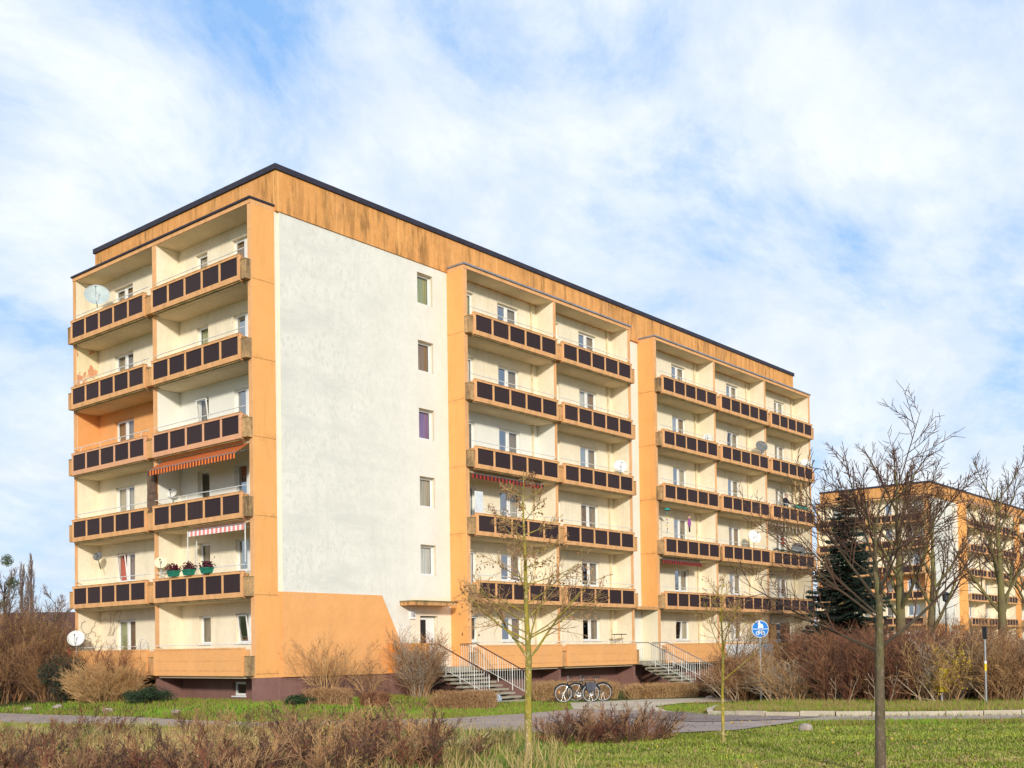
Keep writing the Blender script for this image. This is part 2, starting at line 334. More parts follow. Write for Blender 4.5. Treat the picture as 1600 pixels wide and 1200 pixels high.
def inpoly(x, y, P):
    c = False; j = len(P)-1
    for i in range(len(P)):
        if (P[i][1] > y) != (P[j][1] > y) and x < (P[j][0]-P[i][0])*(y-P[i][1])/(P[j][1]-P[i][1])+P[i][0]: c = not c
        j = i
    return c
def DL(d, s): # ground point from distance along and sideways of the street axis
    return (CAM.x+d*.763+s*.646, CAM.y+d*.646-s*.763)
# ------------------------------------------------------------------ ground
def ground():
    xs = sorted(set([-400, -200, -100, -60, -40]+[-30+i*1.0 for i in range(0, 76)]+[50, 60, 80, 120, 200, 400, 900]))
    ys = sorted(set([-400, -200, -100, -60, -42]+[-36+i*1.0 for i in range(0, 62)]+[30, 40, 60, 90, 150, 300, 900]))
    m = MB(); m.mats = ['ground_soil']
    for y in ys:
        for x in xs: m.v.append((x, y, gz(x, y)))
    w = len(xs)
    for j in range(len(ys)-1):
        for i in range(w-1): m.f.append((j*w+i, j*w+i+1, (j+1)*w+i+1, (j+1)*w+i)); m.m.append(0)
    tag(m.build('ground', smooth=True), kind='structure')
ground()
PU = [(-6.27, 13.44), (-5.93, 8.74), (-5.26, 1.13), (-5.53, -6.07), (-1.54, -9.52), (2.31, -9.48), (6.2, -8.9), (5.6, -12.82), (2.97, -15.59), (3.23, -19.34), (5.47, -23.53), (6.55, -25.52)]
PL = [(-9.08, 6.52), (-9.14, 1.79), (-8.39, -4.18), (-8.3, -9.8), (-6.58, -14.38), (-6.36, -16.65), (-6.57, -18.19), (-5.9, -19.6), (-3.84, -20.4), (.3, -19.9), (2.2, -22.5), (3.86, -26.06)]
PATH = PU+PL[::-1]
def ribbon(name, A, B, mat, dz, na=60, nb=14):
    def res(P, n):
        P = [Vector(p) for p in P]; L = [0]
        for a, b in zip(P, P[1:]): L.append(L[-1]+(b-a).length)
        out = []
        for i in range(n):
            t = L[-1]*i/(n-1); j = max(k for k in range(len(L)) if L[k] <= t+1e-9); j = min(j, len(P)-2)
            out.append(P[j].lerp(P[j+1], (t-L[j])/(L[j+1]-L[j])))
        return out
    def sub(A, k):   # k per control segment, keeps pairing
        out = []
        for a, b in zip(A, A[1:]):
            for i in range(k): out.append(Vector(a).lerp(Vector(b), i/k))
        return out+[Vector(A[-1])]
    a, b = sub(A, 6), sub(B, 6); m = MB(); m.mats = [mat]; random.seed(3)
    for i in range(len(a)):
        wob = random.uniform(-.1, .1)
        for j in range(nb+1):
            p = a[i].lerp(b[i], j/nb)
            if j == nb: p = p+(b[i]-a[i]).normalized()*wob
            m.v.append((p.x, p.y, gz(p.x, p.y)+dz))
    for i in range(len(a)-1):
        for j in range(nb): k = i*(nb+1)+j; m.f.append((k, k+1, k+nb+2, k+nb+1)); m.m.append(0)
    tag(m.build(name, smooth=True), kind='structure')
ribbon('asphalt_path', PU, PL, 'asphalt', .045)
ribbon('paved_forecourt', [(5.6, -8.9), (9.0, -6.2), (12.6, -7.4), (16.5, -11.0), (22, -15.0)], [(5.2, -13.0), (8.3, -10.6), (10.6, -10.2), (13.2, -12.3), (18, -16.5)], 'paving', .052)
PAVE = [(5.6, -8.9), (9.0, -6.2), (12.6, -7.4), (16.5, -11.0), (22, -15.0), (18, -16.5), (13.2, -12.3), (10.6, -10.2), (8.3, -10.6), (5.2, -13.0)]
def slope_patch(name, P, mat, dz):
    m = MB(); m.mats = [mat]; n = 24; cx_ = sum(p[0] for p in P)/len(P); cy_ = sum(p[1] for p in P)/len(P)
    Q = []
    for a, b in zip(P, P[1:]+P[:1]):
        for i in range(4): Q.append((a[0]+(b[0]-a[0])*i/4, a[1]+(b[1]-a[1])*i/4))
    rings = 5
    for r in range(rings+1):
        for q in Q:
            x = cx_+(q[0]-cx_)*(r+.02)/rings; y = cy_+(q[1]-cy_)*(r+.02)/rings; m.v.append((x, y, gz(x, y)+dz))
    w = len(Q)
    for r in range(rings):
        for i in range(w): m.f.append((r*w+i, r*w+(i+1) % w, (r+1)*w+(i+1) % w, (r+1)*w+i)); m.m.append(0)
    tag(m.build(name), kind='structure')
slope_patch('asphalt_patch', [(1.5, -13), (4.6, -12.9), (5.2, -14), (3.0, -15.9), (2.9, -19.2), (.8, -19.2), (-1.2, -17.8)], 'asphalt_dark', .058)
def kerb():
    P = [(7.6, -13.4), (5.0, -14.6), (3.3, -15.6), (3.05, -17.5), (3.45, -19.34), (5.69, -23.4), (7.2, -26.2), (9.5, -30.5)]
    m = MB(); random.seed(11)
    for a, b in zip(P, P[1:]):
        A, B = Vector(a), Vector(b); L = (B-A).length; n = max(1, round(L/1.0)); d = (B-A)/n; t = d.normalized(); nn = Vector((-t.y, t.x))
        for i in range(n):
            p = A+d*i+t*.012; q = A+d*(i+1)-t*.012; o = random.uniform(-.02, .02); zt = random.uniform(-.015, .015)
            c = [p+nn*(-.08+o), q+nn*(-.08+o), q+nn*(.08+o), p+nn*(.08+o)]
            m.hexa([(*v, gz(*v)-.1) for v in c]+[(*v, gz(*v)+.17+zt) for v in c], 'kerbstone')
    tag(m.build('kerb', recalc=True), kind='structure')
plaster('kerbstone', (.58, .50, .38), (.33, .28, .2), .7)
kerb()
def bank():   # raised planting bed between the kerb and the shrubs
    fr = [(7.7, -13.5), (5.1, -14.7), (3.42, -15.65), (3.17, -17.5), (3.57, -19.34), (5.81, -23.4), (7.32, -26.2), (9.7, -30.5)]
    bk = [(24, -13), (20, -17), (18, -20), (18, -22), (18, -24), (19, -28), (20, -32), (21, -36)]
    m = MB(); m.mats = ['ground_soil']
    def sub(A, k):
        out = []
        for a, b in zip(A, A[1:]):
            for i in range(k): out.append(Vector(a).lerp(Vector(b), i/k))
        return out+[Vector(A[-1])]
    a, b = sub(fr, 4), sub(bk, 4); nb = 10
    for i in range(len(a)):
        for j in range(nb+1): p = a[i].lerp(b[i], j/nb); m.v.append((p.x, p.y, gz(p.x, p.y)+.12+.03*math.sin(p.x*3+p.y*2)*(j > 0)))
    for i in range(len(a)-1):
        for j in range(nb): k = i*(nb+1)+j; m.f.append((k, k+1, k+nb+2, k+nb+1)); m.m.append(0)
    tag(m.build('planting_bed', smooth=True), kind='structure')
    return fr+bk[::-1]
BANK = bank()
# ------------------------------------------------------------------ apartment building
def Lm(u, n, z): return (u, -n, z)
def Gm(u, n, z): return (-n, u, z)
def wallpiece(m, fn, u0, u1, z0, z1, mat, holes=(), n=0., depth=.24, rmat=None):
    us = sorted(set([u0, u1]+[h[0] for h in holes]+[h[1] for h in holes])); zs = sorted(set([z0, z1]+[h[2] for h in holes]+[h[3] for h in holes]))
    for a, b in zip(us, us[1:]):
        for c, d in zip(zs, zs[1:]):
            if any(h[0] <= a and h[1] >= b and h[2] <= c and h[3] >= d for h in holes): continue
            m.face([fn(a, n, c), fn(b, n, c), fn(b, n, d), fn(a, n, d)], mat)
    for a, b, c, d in holes:
        rm = rmat or mat; e = n-depth
        for p, q in (((a, c), (b, c)), ((b, c), (b, d)), ((b, d), (a, d)), ((a, d), (a, c))):
            m.face([fn(p[0], n, p[1]), fn(q[0], n, q[1]), fn(q[0], e, q[1]), fn(p[0], e, p[1])], rm)
CACHE = {}
def wmesh(w, h, lights, tilt, white):
    k = ('w', round(w, 2), round(h, 2), lights, tilt)
    if k in CACHE: return CACHE[k]
    m = MB(); t = .055; x0, x1 = -w/2, w/2; y0, y1 = .13, .19
    m.box(x0, x1, y0, y1, 0, t, 'white_frame'); m.box(x0, x1, y0, y1, h-t, h, 'white_frame'); m.box(x0, x0+t, y0, y1, t, h-t, 'white_frame'); m.box(x1-t, x1, y0, y1, t, h-t, 'white_frame')
    if lights == 2: m.box(-.07, .07, y0-.01, y1, t, h-t, 'white_frame')
    edges = [(x0+t, x1-t)] if lights == 1 else [(x0+t, -.07), (.07, x1-t)]
    panes = []
    for i, (a, b) in enumerate(edges):
        s = .035
        fn = None
        if tilt and i == 0:
            fn = (lambda a0: (lambda x, y, z: (x, y-(z-t)*.12, z)))(a)
        m.box(a, b, y0+.006, y1-.01, t, t+s, 'white_frame', fn); m.box(a, b, y0+.006, y1-.01, h-t-s, h-t, 'white_frame', fn)
        m.box(a, a+s, y0+.006, y1-.01, t+s, h-t-s, 'white_frame', fn); m.box(b-s, b, y0+.006, y1-.01, t+s, h-t-s, 'white_frame', fn)
        p = MB(); pts = [(a+s, y0+.03, t+s), (b-s, y0+.03, t+s), (b-s, y0+.03, h-t-s), (a+s, y0+.03, h-t-s)]
        if fn: pts = [fn(*q) for q in pts]
        p.face(pts, 'glass'); panes.append((p, (a+b)/2))
    m.box(x0-.03, x1+.03, -.05, .13, -.045, 0, 'white_frame')
    me = m.mesh('window_frame', recalc=True); pm = []
    for p, c in panes:
        a = p.mesh('pane'); p.mats = ['glass_mirror']; b_ = p.mesh('pane'); pm.append((a, b_, c))
    CACHE[k] = (me, pm); return CACHE[k]
def cmesh(w, h, mat, seed=0):
    k = ('c', round(w, 2), round(h, 2), mat)
    if k in CACHE: return CACHE[k]
    m = MB(); n = max(8, int(w*30)); 
    for i in range(n):
        a, b = -w/2+w*i/n, -w/2+w*(i+1)/n
        ya, yb = .235+.018*math.sin(i*1.9), .235+.018*math.sin((i+1)*1.9)
        m.face([(a, ya, 0.02), (b, yb, 0.02), (b, yb, h), (a, ya, h)], mat)
    CACHE[k] = m.mesh('curtain'); return CACHE[k]
RZ = {'L': 0., 'G': -math.pi/2}
def place(fr, u, z, n=0.): return (u, -n, z) if fr == 'L' else (-n, u, z)
def window(root, fr, u, z, w, h, lights, look, tilt=False, parts=True):
    me, panes = wmesh(w, h, lights, tilt, True); rz = RZ[fr]
    f = inst('window', me, root, place(fr, u, z), (0, 0, rz))
    # look: per light (glass kind, curtain material or None)
    for i, (a, b_, c) in enumerate(panes):
        g, cu = look[i % len(look)]
        p = inst('pane', b_ if g == 'm' else a, f)
        if cu: inst('curtain', cmesh((w-.15)/lights+.02, h-.06, cu), f, (c, 0, 0))
    return f
def balconymesh(L, solid=False, omat='orange_balcony', smat='orange_stained'):
    k = ('b', L, solid, omat)
    if k in CACHE: return CACHE[k]
    m = MB(); h = L/2; y = lambda n: -n
    # slab (underside cream) between the walls
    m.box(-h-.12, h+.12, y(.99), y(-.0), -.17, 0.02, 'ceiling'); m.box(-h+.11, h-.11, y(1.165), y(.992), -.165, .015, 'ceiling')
    if solid:
        m.box(-h, h, y(1.33), y(1.2), -.08, .88, 'orange_plain'); m.box(-h, h, y(1.35), y(1.18), .882, .93, omat)
        m.box(-h, -h+.09, y(1.199), y(.99), -.06, .86, omat); m.box(h-.09, h, y(1.199), y(.99), -.06, .86, omat)
        for zz_ in (.12, .13): pass
        m.box(-h+.12, h-.12, y(1.336), y(1.331), .10, .115, smat); m.box(-h+.12, h-.12, y(1.336), y(1.331), .46, .468, smat)
    else:
        a = [(-h, y(1.31), -.10), (h, y(1.31), -.10), (h, y(1.17), -.13), (-h, y(1.17), -.13), (-h, y(1.335), .075), (h, y(1.335), .075), (h, y(1.17), .075), (-h, y(1.17), .075)]
        m.hexa(a, omat)
        m.box(-h+.06, h-.06, y(1.27), y(1.19), -.165, -.125, 'mossy')  # dark strip that paints in the shadow line under the parapet beam
        m.box(-h, h, y(1.335), y(1.19), .73, .80, omat); m.box(-h-.01, h+.01, y(1.345), y(1.18), .802, .83, smat)
        pw = .105; n = 5; gap = (L-pw)/n
        for i in range(n+1):
            x = -h+pw/2+gap*i; m.box(x-pw/2, x+pw/2, y(1.32), y(1.22), .077, .728, omat)
        m.box(-h+.1, h-.1, y(1.205), y(1.17), .077, .728, 'ceiling')
        m.box(-h, -h+.1, y(1.17), y(.99), -.05, .76, smat); m.box(h-.1, h, y(1.17), y(.99), -.05, .76, smat)
    me = m.mesh('balcony', recalc=True)
    p = MB(); gap = (L-.105)/5; p.box(-gap/2+.058, gap/2-.058, -1.305, -1.262, .085, .72, 'brown_panel'); pm = p.mesh('panel', recalc=True)
    r = MB(); r.tube([(-h-.08, -1.16, 1.06), (h+.08, -1.16, 1.06)], .017, 6, 'white_metal')
    for i in range(4): x = -h+.5+(L-1.)*i/3; r.tube([(x, -1.16, 1.05), (x, -1.2, .80)], .011, 5, 'white_metal')
    rm = r.mesh('handrail', smooth=False)
    CACHE[k] = (me, pm, rm, gap); return CACHE[k]
def balcony(root, fr, u, F, L, solid=False, omat='orange_balcony', parts=True, skip=()):
    me, pm, rm, gap = balconymesh(L, solid, omat)
    b_ = inst('balcony', me, root, place(fr, u, F), (0, 0, RZ[fr]))
    if not solid:
        for i in range(5):
            if i in skip: continue
            inst('panel', pm, b_, (-2*gap+gap*i, 0, 0))
    if parts: inst('handrail', rm, b_)
    return b_
LOOKS = [('t', 'blind_grey'), ('t', 'curtain_beige'), ('m', None), ('t', 'curtain_white'), ('t', 'curtain_brown'), ('m', 'curtain_white'), ('t', 'curtain_green'), ('t', 'blind_grey'), ('t', None)]
def apartment(name, label, origin, groups, L, special, detail=True, seed=1):
    rnd = random.Random(seed); W = 12.41; Z0 = 1.05; ZT = 17.7
    root = empty(name, origin); tag(root, label, 'building')
    main = MB()
    def sp(key, d=None): return special.get(key, d)
    def bays(fr, fn, starts, bw, first_outer, last_outer, capmat, gkey):
        """starts: list of (inner u0, inner u1) of each bay, walls between"""
        n = len(starts); wl = [first_outer]+[starts[i][1] for i in range(n)]; wr = [starts[0][0]]+[starts[i+1][0] if i+1 < n else last_outer for i in range(n)]
        for i in range(n+1):
            a, b = wl[i], wr[i]; m = MB(); low = -.8
            outerL, outerR = i == 0, i == n
            om = 'orange_wall'
            zs = .9
            if outerL or outerR:
                c = (a+b)/2
                if outerL: oa, ob, ia, ib = a, c, c, b
                else: oa, ob, ia, ib = c, b, a, c
                side = om if not (outerR) else 'orange_stained'
                zc = 3.88 if sp((gkey, 'creamlow')) and outerL else None
                if zc: m.box(oa, ob, 0.002, 1.0, zs, zc, 'cream_light', fn); m.box(oa, ob, 0.002, 1.0, zc, ZT, side, fn)
                else: m.box(oa, ob, 0.002, 1.0, zs, ZT, side, fn)
                m.box(ia, ib, 0.002, 1.0, zs, ZT, 'cream', fn)
            else: m.box(a, b, 0.002, 1.0, zs, ZT, 'cream', fn)
            m.box(a, b, 1.0, 1.03, zs, ZT, 'orange_balcony', fn)
            m.box(a-.0, b+.0, 0.004, 1.02, low, zs-.002, 'plinth', fn)
            m.build('side_wall', root, recalc=True)
            # consoles carrying the balconies
            for k in range(6):
                m = MB(); F = Z0+2.8*k
                if outerL: ca, cb_ = a, a+.30
                elif outerR: ca, cb_ = b-.30, b
                else: ca, cb_ = a-.20, b+.16
                m.box(ca+.002, cb_-.002, 1.032, 1.27, F-.07, F+.60, 'console_dirty' if outerL else 'orange_stained', fn)
                if k < 6: m.box(ca-.004, cb_+.004, 1.034, 1.28, F+.602, F+.63, 'mossy', fn)
                m.build('bracket', root, recalc=True)
        u0, u1 = first_outer, last_outer
        m = MB()
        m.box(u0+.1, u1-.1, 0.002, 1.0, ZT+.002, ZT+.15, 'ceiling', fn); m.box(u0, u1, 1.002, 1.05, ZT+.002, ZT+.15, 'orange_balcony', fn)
        m.box(u0-.002, u0+.098, 0.003, 1.0, ZT+.002, ZT+.15, 'orange_balcony', fn); m.box(u1-.098, u1+.002, 0.003, 1.0, ZT+.002, ZT+.15, 'orange_balcony', fn)
        m.box(u0-.05, u1+.05, 0.003, 1.11, ZT+.153, ZT+.22, capmat, fn)
        m.build('loggia_roof', root, recalc=True)
        for i, (a, b) in enumerate(starts):
            for k in range(6):
                F = Z0+2.8*k; key = (gkey, i, k); wm = sp(key+('wall',), 'cream'); c = (a+b)/2
                solid = k == 0
                bk = 'orange_balcony' if not sp(key+('bal',)) else sp(key+('bal',))
                balcony(root, fr, c, F, 5.62, solid, bk, detail or k > 0)
                if wm != 'cream' or sp(key+('side',)):
                    sdm = sp(key+('side',), wm)
                    m = MB(); m.box(b-.012, b-.002, .01, .985, F+.03, F+2.62, sdm, fn); m.build('painted_wall', root, recalc=True)
                    if wm != 'cream': m = MB(); m.box(a+.002, a+.012, .01, .985, F+.03, F+2.62, sdm, fn); m.build('painted_wall', root, recalc=True)
                zl = F+1.1 if k == 0 else F+.98
                if fr == 'G' and i == 0:
                    ws = [(c-1.27, 1.35, zl, 2, False), (c+1.38, .78, zl if k == 0 else F+.1, 1, False)]
                elif fr == 'G':
                    ws = [(a+3.87, 1.5, zl if k else F+.35, 2, False)]
                else:
                    ws = [(a+1.15, .8, zl if k == 0 else F+.1, 1, False), (a+3.86, 1.46, zl, 2, False)]
                holes = []
                for j, (u, w, z0, li, _) in enumerate(ws):
                    h = F+2.2-z0; holes.append((u-w/2, u+w/2, z0, F+2.2))
                    look = sp(key+('look', j))
                    if not look:
                        look = [rnd.choice(LOOKS) for _ in range(li)]
                        if fr == 'L' and li == 2: look = [(('m', None) if rnd.random() < .55 else rnd.choice(LOOKS)), rnd.choice([('t', 'blind_grey'), ('t', 'curtain_beige'), ('t', 'blind_grey'), ('t', 'curtain_brown')])]
                    window(root, fr, u, z0, w, h, li, look, tilt=bool(sp(key+('tilt', j))))
                wallpiece(main, fn, a-.02, b+.02, F-.1 if k else .9, F+2.7, wm, holes)
            # plinth wall at the back of the void under the ground-floor loggia
            holes = [(a+1.75, a+2.55, .2, .72)] if fr == 'G' and i == 0 else []
            wallpiece(main, fn, a-.02, b+.02, -.8, .9, 'plinth', holes)
            if holes: window(root, fr, a+2.15, .2, .8, .52, 1, [('t', None)])
            if fr == 'L' and detail:
                m = MB(); m.tube([Lm(b-.42, .07, .9), Lm(b-.42, .07, ZT)], .04, 8, 'pipe_cream'); m.build('downpipe', root)
            if fr == 'G' and detail:
                pass
    G = [(.2, 6.05), (6.3, 12.2)]
    bays('G', Gm, G, 0, 0., W, 'roof_dark', 'G')
    prev = 0.
    for gi, (s, nb) in enumerate(groups):
        st = []; u = s+.2
        for i in range(nb): st.append((u, u+5.86)); u += 6.02
        end = st[-1][1]+.2
        bays('L', Lm, st, 0, s, end, 'roof_grey', 'g%d' % gi)
        # entrance / stairwell strip before each group
        e0, e1 = prev, s
        holes = []
        if gi == 0:
            wu = 7.63
            for k in range(5):
                z0 = 4.86+2.8*k; holes.append((wu-.45, wu+.45, z0, z0+1.26))
                lk = [('t', ['curtain_white', 'curtain_beige', 'curtain_purple', 'curtain_brown', 'curtain_green'][k])]
                window(root, 'L', wu, z0, .9, 1.26, 1, lk)
            dh = (7.1, 8.15, 1.1, 3.2)
            wallpiece(main, Lm, .0, e1+.02, 3.97, ZT, 'edge_strip', holes, n=0.); wallpiece(main, Lm, .0, 1.0, .9, 3.97, 'orange_plain', n=0.); wallpiece(main, Lm, 1.0, e1+.02, .9, 3.97, 'edge_strip', [dh], n=0.)
            # insulated facing, 6 cm proud
            fac = MB(); hh = [h for h in holes]
            wallpiece(fac, Lm, .17, e1-.003, 3.96, ZT, 'white_facade', hh, n=.06, depth=.07, rmat='edge_strip')
            wallpiece(fac, Lm, 6.55, e1-.003, 1.1, 3.96, 'edge_strip', [dh], n=.06, depth=.07)
            fac.face([Lm(5.02, .06, 3.96), Lm(6.55, .06, 1.1), Lm(6.55, .06, 3.96)], 'white_facade')
            for z in (ZT,): fac.face([Lm(.17, 0, 3.96), Lm(.17, .06, 3.96), Lm(.17, .06, z), Lm(.17, 0, z)], 'edge_strip')
            fac.face([Lm(.17, 0, 3.96), Lm(5.0, 0, 3.96), Lm(5.0, .06, 3.96), Lm(.17, .06, 3.96)], 'edge_strip')
            fac.build('facing_panel', root)
            tr = MB(); P = [(.12, .9), (6.62, .9), (6.52, 1.1), (4.98, 3.97), (.12, 3.97)]
            tr.face([Lm(a, .09, b) for a, b in P], 'orange_plain')
            for (a, b) in zip(P, P[1:]+P[:1]): tr.face([Lm(a[0], .09, a[1]), Lm(b[0], .09, b[1]), Lm(b[0], 0., b[1]), Lm(a[0], 0, a[1])], 'orange_plain')
            tr.build('orange_facing', root)
            wallpiece(main, Lm, 0., e1+.02, -.8, .9, 'plinth')
            d = MB(); d.box(7.14, 8.11, .15, .2, 1.1, 3.16, 'white_frame'); d.box(7.3, 7.62, .145, .149, 1.9, 3.05, 'black_plastic'); d.box(7.95, 7.98, .10, .15, 2.0, 2.3, 'steel'); d.build('door', root)
        else:
            dh = (e1-1.75, e1-.7, 1.1, 3.2)
            for k in range(5): z0 = 4.86+2.8*k; holes.append((e1-1.75, e1-.95, z0, z0+1.26)); window(root, 'L', e1-1.35, z0, .8, 1.26, 1, [('t', 'curtain_beige')])
            wallpiece(main, Lm, e0-.02, e1+.02, .9, ZT, 'white_facade', holes+[dh]); wallpiece(main, Lm, e0-.02, e1+.02, -.8, .9, 'plinth')
            d = MB(); d.box(e1-1.72, e1-.74, .15, .2, 1.1, 3.16, 'white_frame'); d.box(e1-1.55, e1-1.2, .145, .149, 1.9, 3.05, 'black_plastic'); d.build('door', root)
        cn = MB()
        if gi == 0:
            cn.box(5.97, 8.38, .062, .92, 3.59, 3.72, 'orange_stained', Lm); cn.box(5.95, 8.40, .062, .94, 3.722, 3.78, 'mossy', Lm)
            cn.build('door_canopy', root, recalc=True)
            nb_ = MB(); nb_.box(5.28, 6.46, .1, 1.2, .92, 2.08, 'orange_deep', Lm); nb_.box(5.28, 6.46, .1, 1.198, -.8, .918, 'plinth', Lm); nb_.build('bin_niche', root, recalc=True)
        else:
            cn.box(e0+.02, e1-.02, .003, 1.0, 3.70, 3.84, 'mossy', Lm); cn.box(e0+.02, e1-.02, 1.002, 1.04, 3.70, 3.86, 'orange_stained', Lm); cn.build('door_canopy', root, recalc=True)
        prev = end
    if prev < L-.05: wallpiece(main, Lm, prev-.02, L, -.8, ZT, 'white_facade')
    # remaining envelope
    main.box(-.0, .0, 0, 0, 0, 0, 'cream') if False else None
    main.face([(L, 0, -.8), (L, W, -.8), (L, W, ZT), (L, 0, ZT)], 'cream'); main.face([(0, W, -.8), (L, W, -.8), (L, W, ZT), (0, W, ZT)], 'cream')
    for a, b in ((0., .22), (6.03, 6.32), (12.18, W)): main.face([Gm(a, -.004, -.8), Gm(b, -.004, -.8), Gm(b, -.004, ZT), Gm(a, -.004, ZT)], 'cream')
    main.face([(0, 0, ZT), (L, 0, ZT), (L, W, ZT), (0, W, ZT)], 'roof_top')
    main.build('wall', root)
    # frieze and roof edge
    f = MB(); zt = 19.18; o = .0
    for (x0, x1, y0, y1) in ((-.0+o, L, -.11, .12), (-.0+o, .25, .121, W), (L-.25, L, .121, W), (.251, L-.251, W-.25, W)):
        f.box(x0, x1, y0, y1, ZT+.001, zt, 'orange_frieze')
    f.build('frieze', root, recalc=True)
    c = MB()
    for (x0, x1, y0, y1) in ((-.07, L+.07, -.18, .16), (-.07, .30, .161, W+.07), (L-.3, L+.07, .161, W+.07), (.301, L-.301, W-.3, W+.07)):
        c.box(x0, x1, y0, y1, zt+.002, zt+.20, 'roof_dark')
    c.box(.302, L-.302, .162, W-.302, zt-.5, zt-.4, 'roof_top'); c.build('roof', root, recalc=True)
    return root
SP = {('g1', 'creamlow'): 1,
      ('G', 1, 3, 'wall'): 'orange_plain', ('G', 1, 3, 'bal'): 'orange_pink', ('G', 0, 3, 'bal'): 'orange_pink', ('G', 0, 3, 'wall'): 'white_in', ('G', 0, 2, 'wall'): 'white_in', ('G', 1, 4, 'side'): 'peeled',
      ('g0', 0, 3, 'wall'): 'white_in', ('g1', 0, 4, 'wall'): 'cream_light',
      ('G', 0, 5, 'look', 0): [('t', 'curtain_brown')], ('G', 0, 5, 'look', 1): [('t', 'curtain_beige')],
      ('G', 0, 4, 'look', 0): [('m', 'curtain_white')], ('G', 0, 4, 'look', 1): [('t', 'curtain_green')],
      ('G', 0, 3, 'look', 0): [('m', None)], ('G', 0, 3, 'look', 1): [('t', 'blind_grey')], ('G', 0, 3, 'tilt', 1): 1,
      ('G', 0, 2, 'look', 0): [('m', 'curtain_white')], ('G', 0, 2, 'look', 1): [('t', None)],
      ('G', 0, 1, 'look', 0): [('m', 'curtain_white')], ('G', 0, 1, 'look', 1): [('t', 'blind_grey')],
      ('G', 0, 0, 'look', 0): [('m', None)], ('G', 0, 0, 'look', 1): [('t', 'blind_grey')], ('G', 0, 0, 'tilt', 0): 1,
      ('G', 1, 5, 'look', 0): [('t', 'blind_grey'), ('t', 'curtain_brown')], ('G', 1, 4, 'look', 0): [('t', 'blind_grey'), ('t', 'blind_grey')],
      ('G', 1, 3, 'look', 0): [('t', 'curtain_brown'), ('t', 'blind_grey')], ('G', 1, 2, 'look', 0): [('t', 'curtain_beige'), ('t', 'curtain_beige')],
      ('G', 1, 1, 'look', 0): [('t', 'curtain_red'), ('t', 'curtain_brown')], ('G', 1, 1, 'tilt', 0): 1,
      ('G', 1, 0, 'look', 0): [('t', 'curtain_green'), ('t', 'curtain_brown')],
      ('g0', 0, 3, 'look', 1): [('m', None), ('t', 'blind_grey')], ('g0', 0, 4, 'look', 1): [('m', None), ('t', 'blind_grey')], ('g0', 0, 5, 'look', 1): [('m', None), ('t', 'blind_grey')],
      ('g0', 1, 5, 'look', 1): [('m', None), ('t', 'blind_grey')], ('g0', 1, 3, 'look', 1): [('m', 'curtain_white'), ('t', 'blind_grey')],
      ('g0', 0, 0, 'tilt', 0): 1, ('g1', 0, 0, 'tilt', 1): 1, ('g1', 1, 4, 'tilt', 1): 1}
HOUSE = apartment('apartment_building', 'large orange and cream six storey apartment block with brown balcony panels, nearest in view', (0, 0, 0), [(8.93, 2), (23.4, 3)], 41.3, SP, True, 5)
FAR = apartment('apartment_building', 'distant orange and cream apartment block of the same kind, behind the bare trees at right', (94.9, 10.2, 0), [(8.93, 3), (29.3, 3)], 50, {('G', 1, 2, 'wall'): 'orange_plain', ('G', 0, 2, 'wall'): 'orange_plain'}, False, 9)
# ---- awnings
def awning(fr, u, z, w, drop, out, mat, label, arms=False, nn=1.0):
    root = empty('awning', place(fr, u, z, nn), RZ[fr]); tag(root, label, 'awning', None)
    m = MB(); n = 40; per = w/n
    c = MB()
    for i in range(n): 
        a, b = -w/2+per*i, -w/2+per*(i+1)
        c.face([(a, .0, 0), (b, 0, 0), (b, -out, -drop), (a, -out, -drop)], mat)
        zb = -drop-.17-.05*abs(math.sin(i*math.pi/2+.8)); c.face([(a, -out-.004, -drop), (b, -out-.004, -drop), (b, -out-.012, zb), (a, -out-.012, zb)], mat)
    c.build('canvas', root)
    m.tube([(-w/2-.03, 0, .03), (w/2+.03, 0, .03)], .05, 8, 'pipe_cream'); m.tube([(-w/2, -out, -drop), (w/2, -out, -drop)], .018, 6, 'steel')
    m.tube([(-w/2+.1, .05, -.2), (-w/2+.15, -out, -drop-.02)], .012, 5, 'steel'); m.tube([(w/2-.1, .05, -.2), (w/2-.15, -out, -drop-.02)], .012, 5, 'steel')
    if arms:
        for x in (-w/2-.06, w/2+.06): m.tube([(x, -out, -drop-.0), (x, -out, -1.45)], .02, 6, 'white_metal'); m.tube([(x+.12, -out+.3, .05), (x+.12, -out+.3, -1.5)], .018, 6, 'white_metal')
    m.build('frame', root)
    return root
awning('G', 3.05, 1.05+2.8*3-.22, 5.5, .42, .62, 'awning_orange', 'orange and black striped awning let down over a third floor corner balcony', nn=.95)
awning('G', 1.95, 1.05+2.8*2-.22, 3.4, .10, .30, 'awning_pink', 'pink and white scalloped awning above the balcony with green flower boxes', True, nn=.95)
awning('L', 11.6, 1.05+2.8*3-.24, 4.8, .06, .2, 'awning_red', 'dark red and black retracted awning above the balcony behind the young lichened tree', nn=.9)
awning('L', 25.8, 1.05+2.8*2-.26, 4.0, .05, .15, 'awning_red', 'narrow retracted red and black awning under the balcony with the hanging toys', nn=.9)
